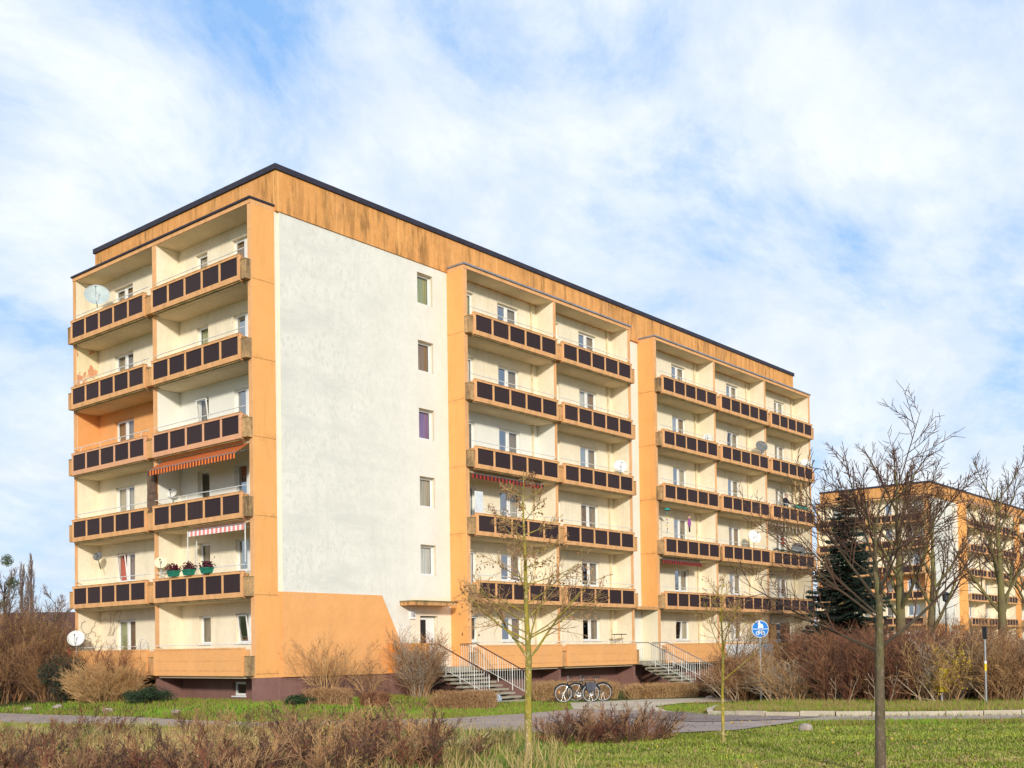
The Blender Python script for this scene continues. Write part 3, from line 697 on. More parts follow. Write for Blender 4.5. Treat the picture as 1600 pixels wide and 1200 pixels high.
# ---- satellite dishes
def dish(loc, r, aim, mat, label, mount='rail', arm=.35):
    """aim = horizontal angle the dish faces (radians), slightly upward"""
    root = empty('satellite_dish', loc, aim); tag(root, label, 'satellite dish', 'satellite dishes on the balconies')
    M = Matrix.Rotation(R(90-22), 4, 'Y')
    m = MB(); m.lathe([(0.001, -.14*r/.5)]+[(r*t, -.14*r/.5*(1-t*t)) for t in (.3, .55, .75, .9, 1.)]+[(r*1.02, .012), (r*.98, .0)], 28, mat, M)
    m.build('reflector', root, smooth=True)
    a = MB(); tip = M @ Vector((0, 0, r*1.0)); low = M @ Vector((r*.95, 0, 0))
    a.tube([low, (low+tip)/2+Vector((0, 0, -.03)), tip], .012, 5, 'steel'); a.tube([tip, tip-Vector((.07, 0, -.02))], .03, 8, 'black_plastic'); a.build('feed_arm', root)
    b_ = MB()
    if mount == 'rail': b_.tube([(-.06, 0, 0), (-.10, 0, -r-arm)], .022, 6, 'steel')
    else: b_.tube([(-.06, 0, 0), (-.1, 0, -.25), (-.05, .1, -.55)], .018, 6, 'black_plastic')
    b_.build('mast', root)
F = lambda k: 1.05+2.8*k
A0 = R(225)
dish((-1.0, 10.5, F(5)+1.7), .50, R(235), 'dish_blue', 'large blue grey dish on the top floor balcony at the left corner')
dish((-.6, 11.3, F(1)+2.1), .2, R(215), 'dish_grey', 'small dark grey dish on a bent arm beside the red curtain window', 'wall')
dish((-1.6, 11.3, F(0)+1.45), .34, R(232), 'dish_white', 'white dish outside the ground floor corner balcony above the bushes')
dish((-.5, 5.9, F(2)+1.43), .2, R(210), 'dish_white', 'small white dish under the orange striped awning')
dish((-1.2, 5.6, F(1)+1.45), .24, R(230), 'dish_cream', 'cream dish on a stand beside the green flower boxes')
dish((20.1, -1.1, F(3)+1.28), .33, R(228), 'dish_white', 'round white dish at the right end of the fourth storey of the middle balcony stack')
dish((28.6, -1.1, F(4)+1.05), .26, R(200), 'dish_white', 'little white dish seen nearly edge on, left of the dark disc on the fifth storey')
dish((34.8, -1.15, F(4)+1.4), .36, R(232), 'dish_grey', 'dark grey disc shaped dish on the fifth storey of the right balcony stack')
dish((40.9, -1.1, F(4)+1.05), .40, R(232), 'dish_white', 'pale dish at the far right end of the fifth storey balconies')
dish((33.7, -1.15, F(2)+1.55), .42, R(240), 'dish_white', 'big white dish on the third storey just left of the garland balcony')
dish((39.3, -1.2, F(2)+1.12), .46, R(232), 'dish_grey', 'big dark dish behind the green garland on the right end balcony')
# ---- flower boxes
def flowerbox(y, label, seed):
    root = empty('flower_box', (-1.38, y, F(1)+.86)); tag(root, label, 'flower box', 'green flower boxes with dark red plants'); rnd = random.Random(seed)
    m = MB(); w = .52; m.hexa([(-.09, -w*.42, -.02), (.09, -w*.42, -.02), (.09, w*.42, -.02), (-.09, w*.42, -.02), (-.13, -w/2, .17), (.13, -w/2, .17), (.13, w/2, .17), (-.13, w/2, .17)], 'green_box')
    m.box(-.145, .145, -w/2-.015, w/2+.015, .15, .19, 'green_box'); m.build('box', root, recalc=True)
    l = MB()
    for i in range(230):
        p = Vector((rnd.gauss(0, .07), rnd.gauss(0, .15), .2+abs(rnd.gauss(0, .10)))); d = Vector((rnd.gauss(0, 1), rnd.gauss(0, 1), rnd.gauss(0, 1))).normalized()*.04; e = d.cross(Vector((rnd.random(), rnd.random(), .3))).normalized()*.03
        l.face([p-d, p+e, p+d, p-e], 'leaf_dark_red' if i % 9 else 'leaf_green')
    l.build('plant', root)
for y, s, t in ((4.46, 1, 'leftmost green flower box with dark red leaves on the balcony parapet'), (3.46, 2, 'green flower box of dark red leaves between the two others'), (2.33, 3, 'rightmost green flower box with dark red leaves under the pink awning')): flowerbox(y, t, s)
# ---- small balcony things
m = MB(); m.box(-1.18, -1.06, 6.0, 6.55, F(2)+.55, F(2)+1.35, 'wood_old'); m.box(-1.19, -1.07, 6.02, 6.52, F(2)+1.36, F(2)+2.3, 'wood_old')
tag(m.build('board', recalc=True), 'weathered brown wooden board fixed on the divider between the two corner balconies', 'board')
t = empty('garden_table', (-.62, 9.2, F(0))); tag(t, 'small grey folding table on the ground floor corner loggia', 'table')
m = MB(); m.lathe([(.001, .93), (.36, .93), (.36, .90), (.001, .90)], 20, 'dark_metal'); m.build('tabletop', t)
for s in (-1, 1):
    m = MB(); m.tube([(-.2*s, -.2, 0), (.15*s, .12, .9)], .015, 5, 'dark_metal'); m.build('leg', t)
    m = MB(); m.tube([(-.2*s, .2, 0), (.15*s, -.12, .9)], .015, 5, 'dark_metal'); m.build('leg', t)
t = empty('garden_chair', (-.6, 8.3, F(0))); tag(t, 'white tubular garden chair beside the folding table', 'chair')
m = MB(); m.box(-.22, .22, -.22, .22, .43, .46, 'white_metal'); m.build('seat', t)
m = MB(); m.tube([(.2, -.2, .44), (.27, -.2, 1.25), (.27, 0, 1.42), (.27, .2, 1.25), (.2, .2, .44)], .018, 6, 'white_metal'); m.tube([(.25, -.2, .9), (.25, .2, .9)], .014, 5, 'white_metal'); m.build('backrest', t)
for sx_ in (-.2, .2):
    for sy_ in (-.2, .2): m = MB(); m.tube([(sx_, sy_, 0), (sx_, sy_, .43)], .014, 5, 'white_metal'); m.build('leg', t)
m = MB()
for i in range(9):
    a = i*2*math.pi/9; m.face([(-1.45, 12.2, 1.95), (-1.47, 12.2+.14*math.cos(a), 1.95+.14*math.sin(a)), (-1.45, 12.2+.10*math.cos(a+.35), 1.95+.10*math.sin(a+.35))], 'red'); m.face([(-1.43, 12.2, 1.95), (-1.40, 12.2+.14*math.cos(a), 1.95+.14*math.sin(a)), (-1.38, 12.2+.10*math.cos(a-.35), 1.95+.10*math.sin(a-.35))], 'red')
tag(m.build('pinwheel_flower'), 'red star shaped decoration under the white dish', 'decoration')
# vine on the ground floor loggia
rnd = random.Random(4); m = MB()
def wander(p, d, n, st, r, plane=None):
    pts = [Vector(p)]; d = Vector(d)
    for i in range(n):
        d = (d+Vector((0, rnd.gauss(0, .35), rnd.gauss(0, .35)))).normalized(); q = pts[-1]+d*st; q.x = -.03-.02*math.sin(i); q.y = min(max(q.y, 6.5), 12.1); q.z = min(max(q.z, 1.1), 3.62); pts.append(q)
    m.tube(pts, [r*(1-.7*i/n) for i in range(n+1)], 4, 'twig_brown', False)
for i in range(4): wander((-.03, 11.6-.15*i, 2.6), (0, -1, .6), 22, .12, .009)
for i in range(5): wander((-.03, 11.9-.1*i, 1.2), (0, -.2, 1), 12, .13, .012)
for i in range(14):
    p = [Vector((-.2-rnd.random()*.8, 12.17, 1.1+rnd.random()*1.5))]
    for j in range(10): p.append(p[-1]+Vector((rnd.gauss(0, .06), 0, rnd.uniform(.0, .12))))
    m.tube(p, .008, 3, 'twig_dark', False)
tag(m.build('vine'), 'leafless brown vine trained over the wall of the ground floor corner loggia', 'climbing plant')
# toys and lights on the right group
t = empty('hanging_mobile', (24.6, -.9, F(2)+2.45)); tag(t, 'teal umbrella mobile with dangling shapes on a balcony', 'mobile')
m = MB(); m.lathe([(.001, .0), (.10, -.03), (.19, -.12), (.20, -.14)], 12, 'teal'); m.build('umbrella', t, smooth=True)
m = MB(); m.tube([(0, 0, -.02), (0, 0, -1.4)], .006, 4, 'wood_tan')
for i in range(7): m.box(-.07+.05*(i % 2), .02+.05*(i % 2), -.01, .01, -.35-.16*i, -.28-.16*i, ['teal', 'band_yellow', 'purple'][i % 3])
m.build('pendants', t)
t = empty('hanging_doll', (26.65, -1.0, F(2)+2.3)); tag(t, 'purple cloth figure hung up beside the net curtain door', 'doll')
m = MB(); m.tube([(0, 0, 0), (0, 0, -.12)], .01, 4, 'navy'); m.lathe([(.001, -.12), (.07, -.16), (.08, -.22), (.05, -.28), (.03, -.3)], 10, 'skin'); m.build('head', t, smooth=True)
m = MB(); m.tube([(0, 0, -.29), (0, 0, -.45), (.02, 0, -.7)], [.06, .09, .07], 8, 'purple'); m.tube([(.05, 0, -.36), (.16, 0, -.55)], .03, 6, 'purple'); m.tube([(-.05, 0, -.36), (-.14, 0, -.56)], .03, 6, 'purple')
m.tube([(.05, 0, -.68), (.05, 0, -1.0)], .03, 6, 'navy'); m.tube([(-.02, 0, -.68), (-.02, 0, -.98)], .03, 6, 'navy'); m.build('body', t)
t = empty('planter', (39.9, -1.15, F(3)+.9)); tag(t, 'planter with three tall wooden stakes and a climbing plant at the right end balcony', 'planter')
m = MB(); m.box(-.9, .9, -.1, .1, 0, .16, 'green_box'); m.build('box', t, recalc=True)
for x, l in ((-.65, -.12), (.05, .0), (.75, .1)): m = MB(); m.tube([(x, 0, .1), (x+l, 0, 1.7)], .045, 6, 'wood_tan'); m.build('stake', t)
l = MB(); rnd = random.Random(8)
for i in range(220):
    p = Vector((rnd.gauss(.05, .1) if i % 3 else rnd.uniform(-.8, .8), rnd.gauss(0, .06), (rnd.uniform(.2, 1.2) if i % 3 else .22))); d = Vector((rnd.gauss(0, 1), rnd.gauss(0, 1), rnd.gauss(0, 1))).normalized()*.05; e = d.cross(Vector((.3, rnd.random(), .5))).normalized()*.035
    l.face([p-d, p+e, p+d, p-e], 'leaf_green' if i % 3 == 0 else 'leaf_dry')
l.tube([(-.85, 0, .16), (.85, 0, .16)], .012, 4, 'twig_brown'); l.tube([(.05, 0, .1), (.08, .03, .7), (.03, 0, 1.3)], .012, 4, 'twig_brown')
l.build('plant', t)
l = MB()
for i in range(520):
    x = 35.8+5.4*i/520; p = Vector((x, -1.36+rnd.gauss(0, .03), F(2)+.86+.07*abs(math.sin(x*3.0))+rnd.gauss(0, .035))); d = Vector((rnd.gauss(0, 1), rnd.gauss(0, 1), rnd.gauss(0, 1))).normalized()*.05; e = d.cross(Vector((.3, rnd.random(), .5))).normalized()*.02
    l.face([p-d, p+e, p+d, p-e], 'leaf_spruce')
tag(l.build('garland'), 'dark green fir garland laid along a balcony parapet', 'garland')
m = MB()
for i in range(8): x = 37.0+.5*i; m.tube([(x, -1.0, F(2)+2.6), (x+.06, -1.0, F(2)+2.25-.12*(i % 3))], .014, 4, 'white_frame')
for i in range(5):
    x = 35.9+.45*i; m.tube([(x, -1.0, F(2)+2.6), (x+.1, -1.0, F(2)+2.42), (x+.3, -1.0, F(2)+2.4), (x+.42, -1.0, F(2)+2.6)], .012, 4, 'white_frame')
tag(m.build('icicle_lights'), 'string of white icicle lights hanging over the garland balcony', 'string lights')
t = empty('lantern', (37.35, -1.15, F(2)+1.5)); tag(t, 'red and white round lantern in front of the garland balcony window', 'lantern')
m = MB(); m.lathe([(.02, .18), (.12, .12), (.15, .04)], 12, 'red'); m.lathe([(.15, .04), (.15, -.04)], 12, 'sign_white'); m.lathe([(.15, -.04), (.12, -.12), (.02, -.2)], 12, 'red'); m.build('shade', t, smooth=True)
m = MB(); m.tube([(0, 0, .18), (0, 0, 1.)], .006, 4, 'white_frame'); m.build('cord', t)
t = empty('crates_shelf', (0, 0, 0)); tag(t, 'dark shelves and clutter inside the enclosed ground floor loggia at the right end', 'shelf')
m = MB(); m.box(36.0, 36.06, -.9, -.3, 1.1, 3.2, 'wood_old'); m.box(38.5, 38.56, -.9, -.3, 1.1, 3.2, 'wood_old'); m.build('upright', t, recalc=True)
for z in (1.6, 2.2, 2.75): m = MB(); m.box(36.06, 38.5, -.88, -.32, z, z+.04, 'wood_old'); m.box(36.3+z*.2, 36.9+z*.2, -.8, -.4, z+.042, z+.35, 'dark_metal'); m.box(37.5, 38.1, -.8, -.4, z+.042, z+.25, 'wood_old'); m.build('board', t, recalc=True)
m = MB(); m.box(35.5, 36.3, -1.12, -1.08, 2.0, 3.05, 'orange_plain'); tag(m.build('privacy_screen', recalc=True), 'plain orange board screen on the ground floor next to the blue round sign', 'screen')
m = MB(); m.box(29.7, 35.3, -1.40, -1.352, 1.15, 1.9, 'parapet_white'); tag(m.build('parapet_cloth', recalc=True), 'white cloth covering the ground floor parapet behind the blue sign', 'cloth')
m = MB(); m.box(9.25, 9.75, -1.22, -1.19, F(2)+.85, F(2)+1.75, 'parapet_white'); tag(m.build('wind_screen', recalc=True), 'frosted wind screen at the left end of the balcony with the red awning', 'screen')
t = empty('clothes_airer', (20.2, -.8, F(0))); tag(t, 'dark topped folding airer on the ground floor balcony left of the second stairs', 'airer')
m = MB(); m.box(-.35, .35, -.2, .2, 1.38, 1.42, 'dark_metal'); m.build('top', t, recalc=True)
for x in (-.3, .3): m = MB(); m.tube([(x, -.15, 0), (x, .1, 1.38)], .014, 5, 'steel'); m.build('leg', t)
# house number
t = empty('house_number_sign', (6.62, -.085, 3.22)); tag(t, 'white house number plate reading 16 beside the entrance canopy', 'sign')
m = MB(); m.box(-.14, .14, -.05, .02, -.16, .16, 'sign_white'); m.build('plate', t, recalc=True)
cu = bpy.data.curves.new('digits', 'FONT'); cu.body = '16'; cu.size = .24; cu.extrude = .004; cu.align_x = 'CENTER'; cu.align_y = 'CENTER'
tmp = bpy.data.objects.new('tmp', cu); COL.objects.link(tmp); bpy.context.view_layer.update()
me = bpy.data.meshes.new_from_object(tmp.evaluated_get(bpy.context.evaluated_depsgraph_get())); bpy.data.objects.remove(tmp); me.materials.clear(); me.materials.append(MAT['navy'])
inst('digits', me, t, (0, -.057, 0), (R(90), 0, 0))
# ------------------------------------------------------------------ stairs
def stairs(x0, x1, y0, nst, ztop, zbot, label, run=.33, dark=True):
    root = empty('entrance_stairs', ((x0+x1)/2, y0, zbot)); tag(root, label, 'stairs'); w = (x1-x0)/2
    m = MB(); H = ztop-zbot; m.box(-w-.05, w, 0, -y0-.07, H-.16, H, 'concrete'); m.build('landing', root, recalc=True)
    rise = H/nst
    for i in range(1, nst):
        z = H-rise*i; y = -run*i; m = MB(); m.box(-w, w, y-.03, y+run-.02, z-.075, z, 'concrete'); m.build('step', root, recalc=True)
    for x in (-w+.25, w-.35):
        m = MB(); yb = -run*nst+.2
        m.hexa([(x, 0, H-.42), (x+.12, 0, H-.42), (x+.12, 0, H-.16), (x, 0, H-.16), (x, yb, -.18), (x+.12, yb, -.18), (x+.12, yb, .02), (x, yb, .02)], 'plinth' if dark else 'concrete')
        m.build('stringer', root, recalc=True)
    for j, x in enumerate((-w+.04, w-.06)):
        m = MB(); hr = 'dark_rail' if dark else 'steel'
        top = lambda y: H+.93 if y > -.35 else H+.93+(y+.35)*rise/run
        ye = -run*nst+.25
        m.tube([(x, .55, top(0)), (x, -.35, top(-.35)), (x, ye, top(ye))], .024, 6, hr)
        m.tube([(x, -.25, H+.12), (x, ye, top(ye)-.80)], .012, 5, 'white_metal')
        y = .5
        i = 0
        while y > ye:
            big = i % 6 == 4; base_ = (H+.02 if y > -.2 else top(y)-.84-(.2 if big else 0)); m.tube([(x, y, top(y)), (x, y, base_)], .019 if big else .009, 5, 'white_metal'); y -= .125; i += 1
        m.build('railing', root)
stairs(6.5, 8.85, -1.25, 10, 1.1, -.34, 'concrete entrance stairs with white railings under the small door canopy')
stairs(21.5, 23.3, -1.25, 10, 1.1, -.38, 'concrete entrance stairs with thin grey railings between the two balcony stacks', dark=False)
m = MB(); m.lathe([(.001, .0), (.16, .02), (.18, .14), (.10, .26), (.03, .30), (.05, .34)], 9, 'bag_blue'); tag(m.build('litter_bag', smooth=True, loc=(6.6, -4.6, -.2)), 'blue grey plastic bag lying beside the first entrance stairs', 'bag')
# ------------------------------------------------------------------ bicycles
def bicycle(loc, rz, label, frame, bag=False):
    root = empty('bicycle', loc, rz); tag(root, label, 'bicycle')
    Rr = .345; wb = 1.06
    for x in (0, wb):
        w = MB(); 
        ring = [(x+Rr*math.cos(a), 0, Rr+Rr*math.sin(a)) for a in [2*math.pi*i/32 for i in range(33)]]; w.tube(ring, .018, 6, 'tyre', False); wo_ = w.build('wheel', root)
        r = MB(); r.tube([(x+(Rr-.03)*math.cos(a), 0, Rr+(Rr-.03)*math.sin(a)) for a in [2*math.pi*i/32 for i in range(33)]], .013, 6, 'rim', False); r.build('rim', wo_)
        s = MB()
        for i in range(24): a = 2*math.pi*i/24; s.tube([(x, .03*(-1)**i, Rr), (x+(Rr-.03)*math.cos(a), 0, Rr+(Rr-.03)*math.sin(a))], .0018, 3, 'chrome', False)
        s.tube([(x, -.05, Rr), (x, .05, Rr)], .022, 8, 'chrome'); s.box(x+.14, x+.19, -.012, .012, Rr+.02, Rr+.09, 'amber'); s.build('spokes', wo_)
        g = MB(); g.tube([(x+(Rr+.035)*math.cos(a), 0, Rr+(Rr+.035)*math.sin(a)) for a in [R(20)+R(145)*i/12 for i in range(13)]], .02, 5, 'bike_dark', False); g.build('mudguard', root)
    f = MB(); bb = (.45, 0, .29); seat = (.30, 0, .80); head = (.88, 0, .80); hb = (.91, 0, .62); rear = (0, 0, Rr)
    for a, b, r in ((bb, seat, .017), (seat, head, .016), (bb, hb, .019), (hb, head, .02)): f.tube([a, b], r, 7, frame)
    for s in (-.05, .05): f.tube([rear[:1]+(s,)+rear[2:], bb], .010, 5, frame); f.tube([(0, s, Rr), (.29, 0, .76)], .009, 5, frame)
    f.build('frame', root)
    k = MB()
    for s in (-.05, .05): k.tube([(hb[0], s*.6, hb[2]), (hb[0]+.05, s, hb[2]-.12), (wb, s, Rr)], .011, 5, 'rim')
    k.tube([(.913, -.036, .62), (.913, .036, .62)], .013, 5, 'rim'); k.tube([(.91, 0, .62), head, (.86, 0, .90)], .014, 6, 'chrome'); k.build('fork', root)
    h = MB(); h.tube([(.78, -.29, .97), (.86, -.2, 1.0), (.90, -.05, .96), (.88, 0, .95), (.90, .05, .96), (.86, .2, 1.0), (.78, .29, .97)], .012, 6, 'chrome'); h.tube([(.76, -.30, .96), (.85, -.22, 1.0)], .018, 6, 'leather'); h.tube([(.76, .30, .96), (.85, .22, 1.0)], .018, 6, 'leather'); h.tube([(.86, 0, .88), (.88, 0, .96)], .013, 6, 'chrome'); h.build('handlebar', root)
    s = MB(); s.tube([seat, (.27, 0, .92)], .012, 6, 'chrome'); s.hexa([(.12, -.09, .92), (.42, -.02, .92), (.42, .02, .92), (.12, .09, .92), (.11, -.085, .97), (.42, -.018, .955), (.42, .018, .955), (.11, .085, .97)], 'leather'); s.build('saddle', root, recalc=True)
    c = MB(); c.lathe([(.001, 0), (.09, 0), (.09, .006), (.001, .006)], 20, 'chrome', Matrix.Translation((.45, -.05, .29)) @ Matrix.Rotation(R(90), 4, 'X')); c.tube([(.45, -.07, .29), (.53, -.08, .15)], .01, 5, 'chrome'); c.tube([(.45, .07, .29), (.37, .08, .43)], .01, 5, 'chrome'); c.box(.49, .57, -.15, -.08, .135, .155, 'black_plastic'); c.box(.33, .41, .08, .15, .42, .44, 'black_plastic'); c.build('crankset', root)
    r = MB(); r.box(-.22, .24, -.06, .06, .75, .765, 'black_plastic'); r.tube([(-.15, -.06, .76), (0, -.05, Rr)], .006, 4, 'black_plastic'); r.tube([(-.15, .06, .76), (0, .05, Rr)], .006, 4, 'black_plastic'); r.build('luggage_rack', root, recalc=True)
    if bag:
        for s_ in (-.13, .13): b_ = MB(); b_.hexa([(-.17, s_-.06, .42), (.17, s_-.06, .42), (.15, s_+.06, .42), (-.15, s_+.06, .42), (-.20, s_-.05, .76), (.2, s_-.05, .76), (.2, s_+.05, .76), (-.2, s_+.05, .76)], 'bag_grey'); b_.build('pannier', root, recalc=True)
BZ = -.30
ang = math.atan2(.763, -.646)  # along the view plane, front wheel to the left
bx_, by_ = DL(42.6, 3.02)
bicycle((bx_, by_, BZ), ang+R(4), 'front bicycle with pale tyres and a grey pannier bag', 'bike_dark', True)
bx_, by_ = DL(43.3, 3.55)
bicycle((bx_, by_, BZ), ang-R(3), 'dark bicycle leaning behind the one with the pannier bag', 'bike_dark')
# ------------------------------------------------------------------ person on the balcony
def person(loc, rz):
    # skin chain, pelvis root, leaning with forearms on the rail
    V = [(0, 0, .92), (0, .02, 1.12), (0, .04, 1.32), (0, .03, 1.46), (0, -.02, 1.53), (0, -.05, 1.64), (0, -.05, 1.72),
         (.17, .03, 1.42), (.25, -.10, 1.20), (.14, -.34, 1.14), (.08, -.42, 1.15), (-.17, .03, 1.42), (-.25, -.10, 1.20), (-.14, -.34, 1.14), (-.08, -.42, 1.15),
         (.09, 0, .86), (.10, -.02, .48), (.10, .02, .08), (.10, -.12, .04), (-.09, 0, .86), (-.10, .03, .48), (-.10, .06, .08), (-.10, -.08, .04)]
    E = [(0, 1), (1, 2), (2, 3), (3, 4), (4, 5), (5, 6), (3, 7), (7, 8), (8, 9), (9, 10), (3, 11), (11, 12), (12, 13), (13, 14), (0, 15), (15, 16), (16, 17), (17, 18), (0, 19), (19, 20), (20, 21), (21, 22)]
    rad = [.15, .14, .17, .12, .055, .095, .075, .075, .05, .035, .03, .075, .05, .035, .03, .10, .065, .045, .035, .10, .065, .045, .035]
    hands = []
    for s, c in ((1, (.08, -.42, 1.15)), (-1, (-.08, -.42, 1.15))):
        i0 = 10 if s > 0 else 14
        for j, (dx, dy) in enumerate(((-.03, -.08), (-.012, -.095), (.008, -.09), (.026, -.075), (-.045*1, -.03))):
            V.append((c[0]+dx, c[1]+dy*.6, c[2]-.005)); E.append((i0, len(V)-1)); rad.append(.010); V.append((c[0]+dx*1.1, c[1]+dy, c[2]-.03)); E.append((len(V)-2, len(V)-1)); rad.append(.008)
    me = bpy.data.meshes.new('person'); me.from_pydata(V, E, []); me.update()
    o = bpy.data.objects.new('person', me); COL.objects.link(o); o.location = loc; o.rotation_euler = (0, 0, rz)
    md = o.modifiers.new('Skin', 'SKIN'); md.use_smooth_shade = True
    for i, sv_ in enumerate(me.skin_vertices[0].data): sv_.radius = (rad[i], rad[i]*(.75 if i in (1, 2, 0) else 1)); sv_.use_root = i == 0
    o.modifiers.new('Sub', 'SUBSURF').levels = 2; o.modifiers['Sub'].render_levels = 2
    bpy.context.view_layer.update(); m2 = bpy.data.meshes.new_from_object(o.evaluated_get(bpy.context.evaluated_depsgraph_get())); o.modifiers.clear(); o.data = m2
    m2.materials.clear(); m2.materials.append(MAT['skin'])
    j = bpy.data.objects.new('jacket', m2.copy()); COL.objects.link(j); j.parent = o; j.data.materials.clear(); j.data.materials.append(MAT['navy'])
    bm = bmesh.new(); bm.from_mesh(j.data); bmesh.ops.delete(bm, geom=[f for f in bm.faces if f.calc_center_median().z > 1.50 or f.calc_center_median().z < .84 or f.calc_center_median().y < -.38], context='FACES')
    for v in bm.verts: v.co += v.normal*.012
    bm.to_mesh(j.data); bm.free()
    t = bpy.data.objects.new('trousers', m2.copy()); COL.objects.link(t); t.parent = o; t.data.materials.clear(); t.data.materials.append(MAT['bag_grey'])
    bm = bmesh.new(); bm.from_mesh(t.data); bmesh.ops.delete(bm, geom=[f for f in bm.faces if f.calc_center_median().z > .9 or f.calc_center_median().z < .08], context='FACES')
    for v in bm.verts: v.co += v.normal*.009
    bm.to_mesh(t.data); bm.free()
    h = MB(); h.lathe([(.001, .13), (.05, .115), (.09, .07), (.104, .01), (.10, -.05)], 14, 'hair_grey', Matrix.Translation((0, -.03, 1.70)) @ Matrix.Rotation(R(-18), 4, 'X')); hh = h.build('hair', o, smooth=True)
    f = MB(); f.hexa([(-.012, -.16, 1.66), (.012, -.16, 1.66), (.008, -.14, 1.66), (-.008, -.14, 1.66), (-.006, -.145, 1.71), (.006, -.145, 1.71), (.005, -.13, 1.71), (-.005, -.13, 1.71)], 'skin'); f.build('nose', o)
    for s in (-.035, .035): e = MB(); e.lathe([(.001, .006), (.012, .002), (.012, -.006)], 8, 'navy', Matrix.Translation((s, -.137, 1.70)) @ Matrix.Rotation(R(90), 4, 'X')); e.build('eye', o)
    tag(o, 'person in a dark jacket leaning on the handrail of a right hand balcony', 'person')
person((38.7, -.72, F(3)+.02), 0.)
# ------------------------------------------------------------------ sign, posts, stones
def roundsign():
    x, y = 12.02, -12.7; z = gz(x, y)
    root = empty('path_sign', (x, y, z), R(-45)); tag(root, 'round blue sign with white walkers above a white bicycle on a grey post', 'traffic sign')
    m = MB(); m.tube([(0, .03, -.1), (0, .03, 2.98)], .038, 8, 'steel'); m.build('post', root)
    c = Vector((0, 0, 2.74)); r = .315
    def disc(m, r, y, mat, n=40, half=0): m.face([(c.x+r*math.cos(2*math.pi*i/n), y, c.z+r*math.sin(2*math.pi*i/n)) for i in range(n)], mat)
    m = MB(); disc(m, r, -.012, 'sign_white'); disc(m, r, .0, 'steel')
    for i in range(40): a, b = 2*math.pi*i/40, 2*math.pi*(i+1)/40; m.face([(c.x+r*math.cos(t), yy, c.z+r*math.sin(t)) for t, yy in ((a, -.012), (b, -.012), (b, 0), (a, 0))], 'sign_white')
    p = m.build('plate', root)
    m = MB(); disc(m, r*.95, -.015, 'sign_blue'); m.build('blue_face', p)
    g = MB(); yy = -.019; W_ = 'sign_white'
    def poly(P): g.face([(c.x+a, yy, c.z+b) for a, b in P], W_)
    poly([(-r*.93, -.008), (r*.93, -.008), (r*.93, .010), (-r*.93, .010)])
    def circ(a, b, rr, ri=0):
        n = 18
        for i in range(n):
            t, s = 2*math.pi*i/n, 2*math.pi*(i+1)/n; poly([(a+ri*math.cos(t), b+ri*math.sin(t)), (a+rr*math.cos(t), b+rr*math.sin(t)), (a+rr*math.cos(s), b+rr*math.sin(s)), (a+ri*math.cos(s), b+ri*math.sin(s))])
    circ(-.035, .255, .032, .001); poly([(-.085, .22), (.01, .22), (.03, .13), (.005, .03), (-.03, .03), (-.035, .10), (-.055, .03), (-.09, .03), (-.065, .13)])
    circ(.065, .165, .024, .001); poly([(.035, .14), (.10, .14), (.115, .08), (.095, .03), (.07, .03), (.062, .07), (.05, .03), (.03, .03)])
    circ(-.10, -.15, .07, .05); circ(.10, -.15, .07, .05)
    def bar(a, b, w=.014):
        d = Vector((b[0]-a[0], b[1]-a[1])).normalized(); n_ = Vector((-d.y, d.x))*w/2; poly([(a[0]+n_.x, a[1]+n_.y), (b[0]+n_.x, b[1]+n_.y), (b[0]-n_.x, b[1]-n_.y), (a[0]-n_.x, a[1]-n_.y)])
    bar((-.10, -.15), (-.05, -.07)); bar((-.05, -.07), (.06, -.07)); bar((-.05, -.07), (0, -.15)); bar((0, -.15), (.06, -.07)); bar((.10, -.15), (.05, -.04)); bar((.03, -.04), (.08, -.04)); bar((-.10, -.15), (0, -.15)); bar((-.075, -.055), (-.03, -.055))
    g.build('pictogram', p)
roundsign()
x, y = 12.05, -20.6; root = empty('marker_post', (x, y, gz(x, y))); tag(root, 'thin grey post with a yellow band and a black box on top, before the shrubs', 'post')
m = MB(); m.tube([(0, 0, -.1), (0, 0, 2.35)], .034, 8, 'steel'); m.build('shaft', root)
m = MB(); m.tube([(0, 0, 1.18), (0, 0, 1.42)], .038, 8, 'band_yellow'); m.build('yellow_band', root)
m = MB(); m.tube([(0, 0, 1.42), (0, 0, 1.5)], .038, 8, 'sign_white'); m.build('white_band', root)
m = MB(); m.box(-.055, .055, -.06, .06, 2.2, 2.56, 'black_plastic'); m.box(-.065, .065, -.07, .07, 2.56, 2.6, 'black_plastic'); m.build('box', root, recalc=True)
x, y = 26.8, -12.6+0; 
def lamp(x, y, h, label):
    root = empty('street_lamp', (x, y, gz(x, y))); tag(root, label, 'street lamp', 'dark street lamps')
    m = MB(); m.tube([(0, 0, 0), (0, 0, 1.2), (0, 0, h)], [.07, .05, .035], 8, 'dark_metal'); m.build('pole', root)
    m = MB(); m.lathe([(.03, h), (.14, h+.06), (.17, h+.36), (.28, h+.40), (.10, h+.52), (.001, h+.56)], 14, 'dark_metal'); m.build('lamp_head', root, smooth=False)
lx, ly = DL(58, 22.9); lamp(lx, ly, 4.3, 'slim dark street lamp standing behind the tall shrubs')
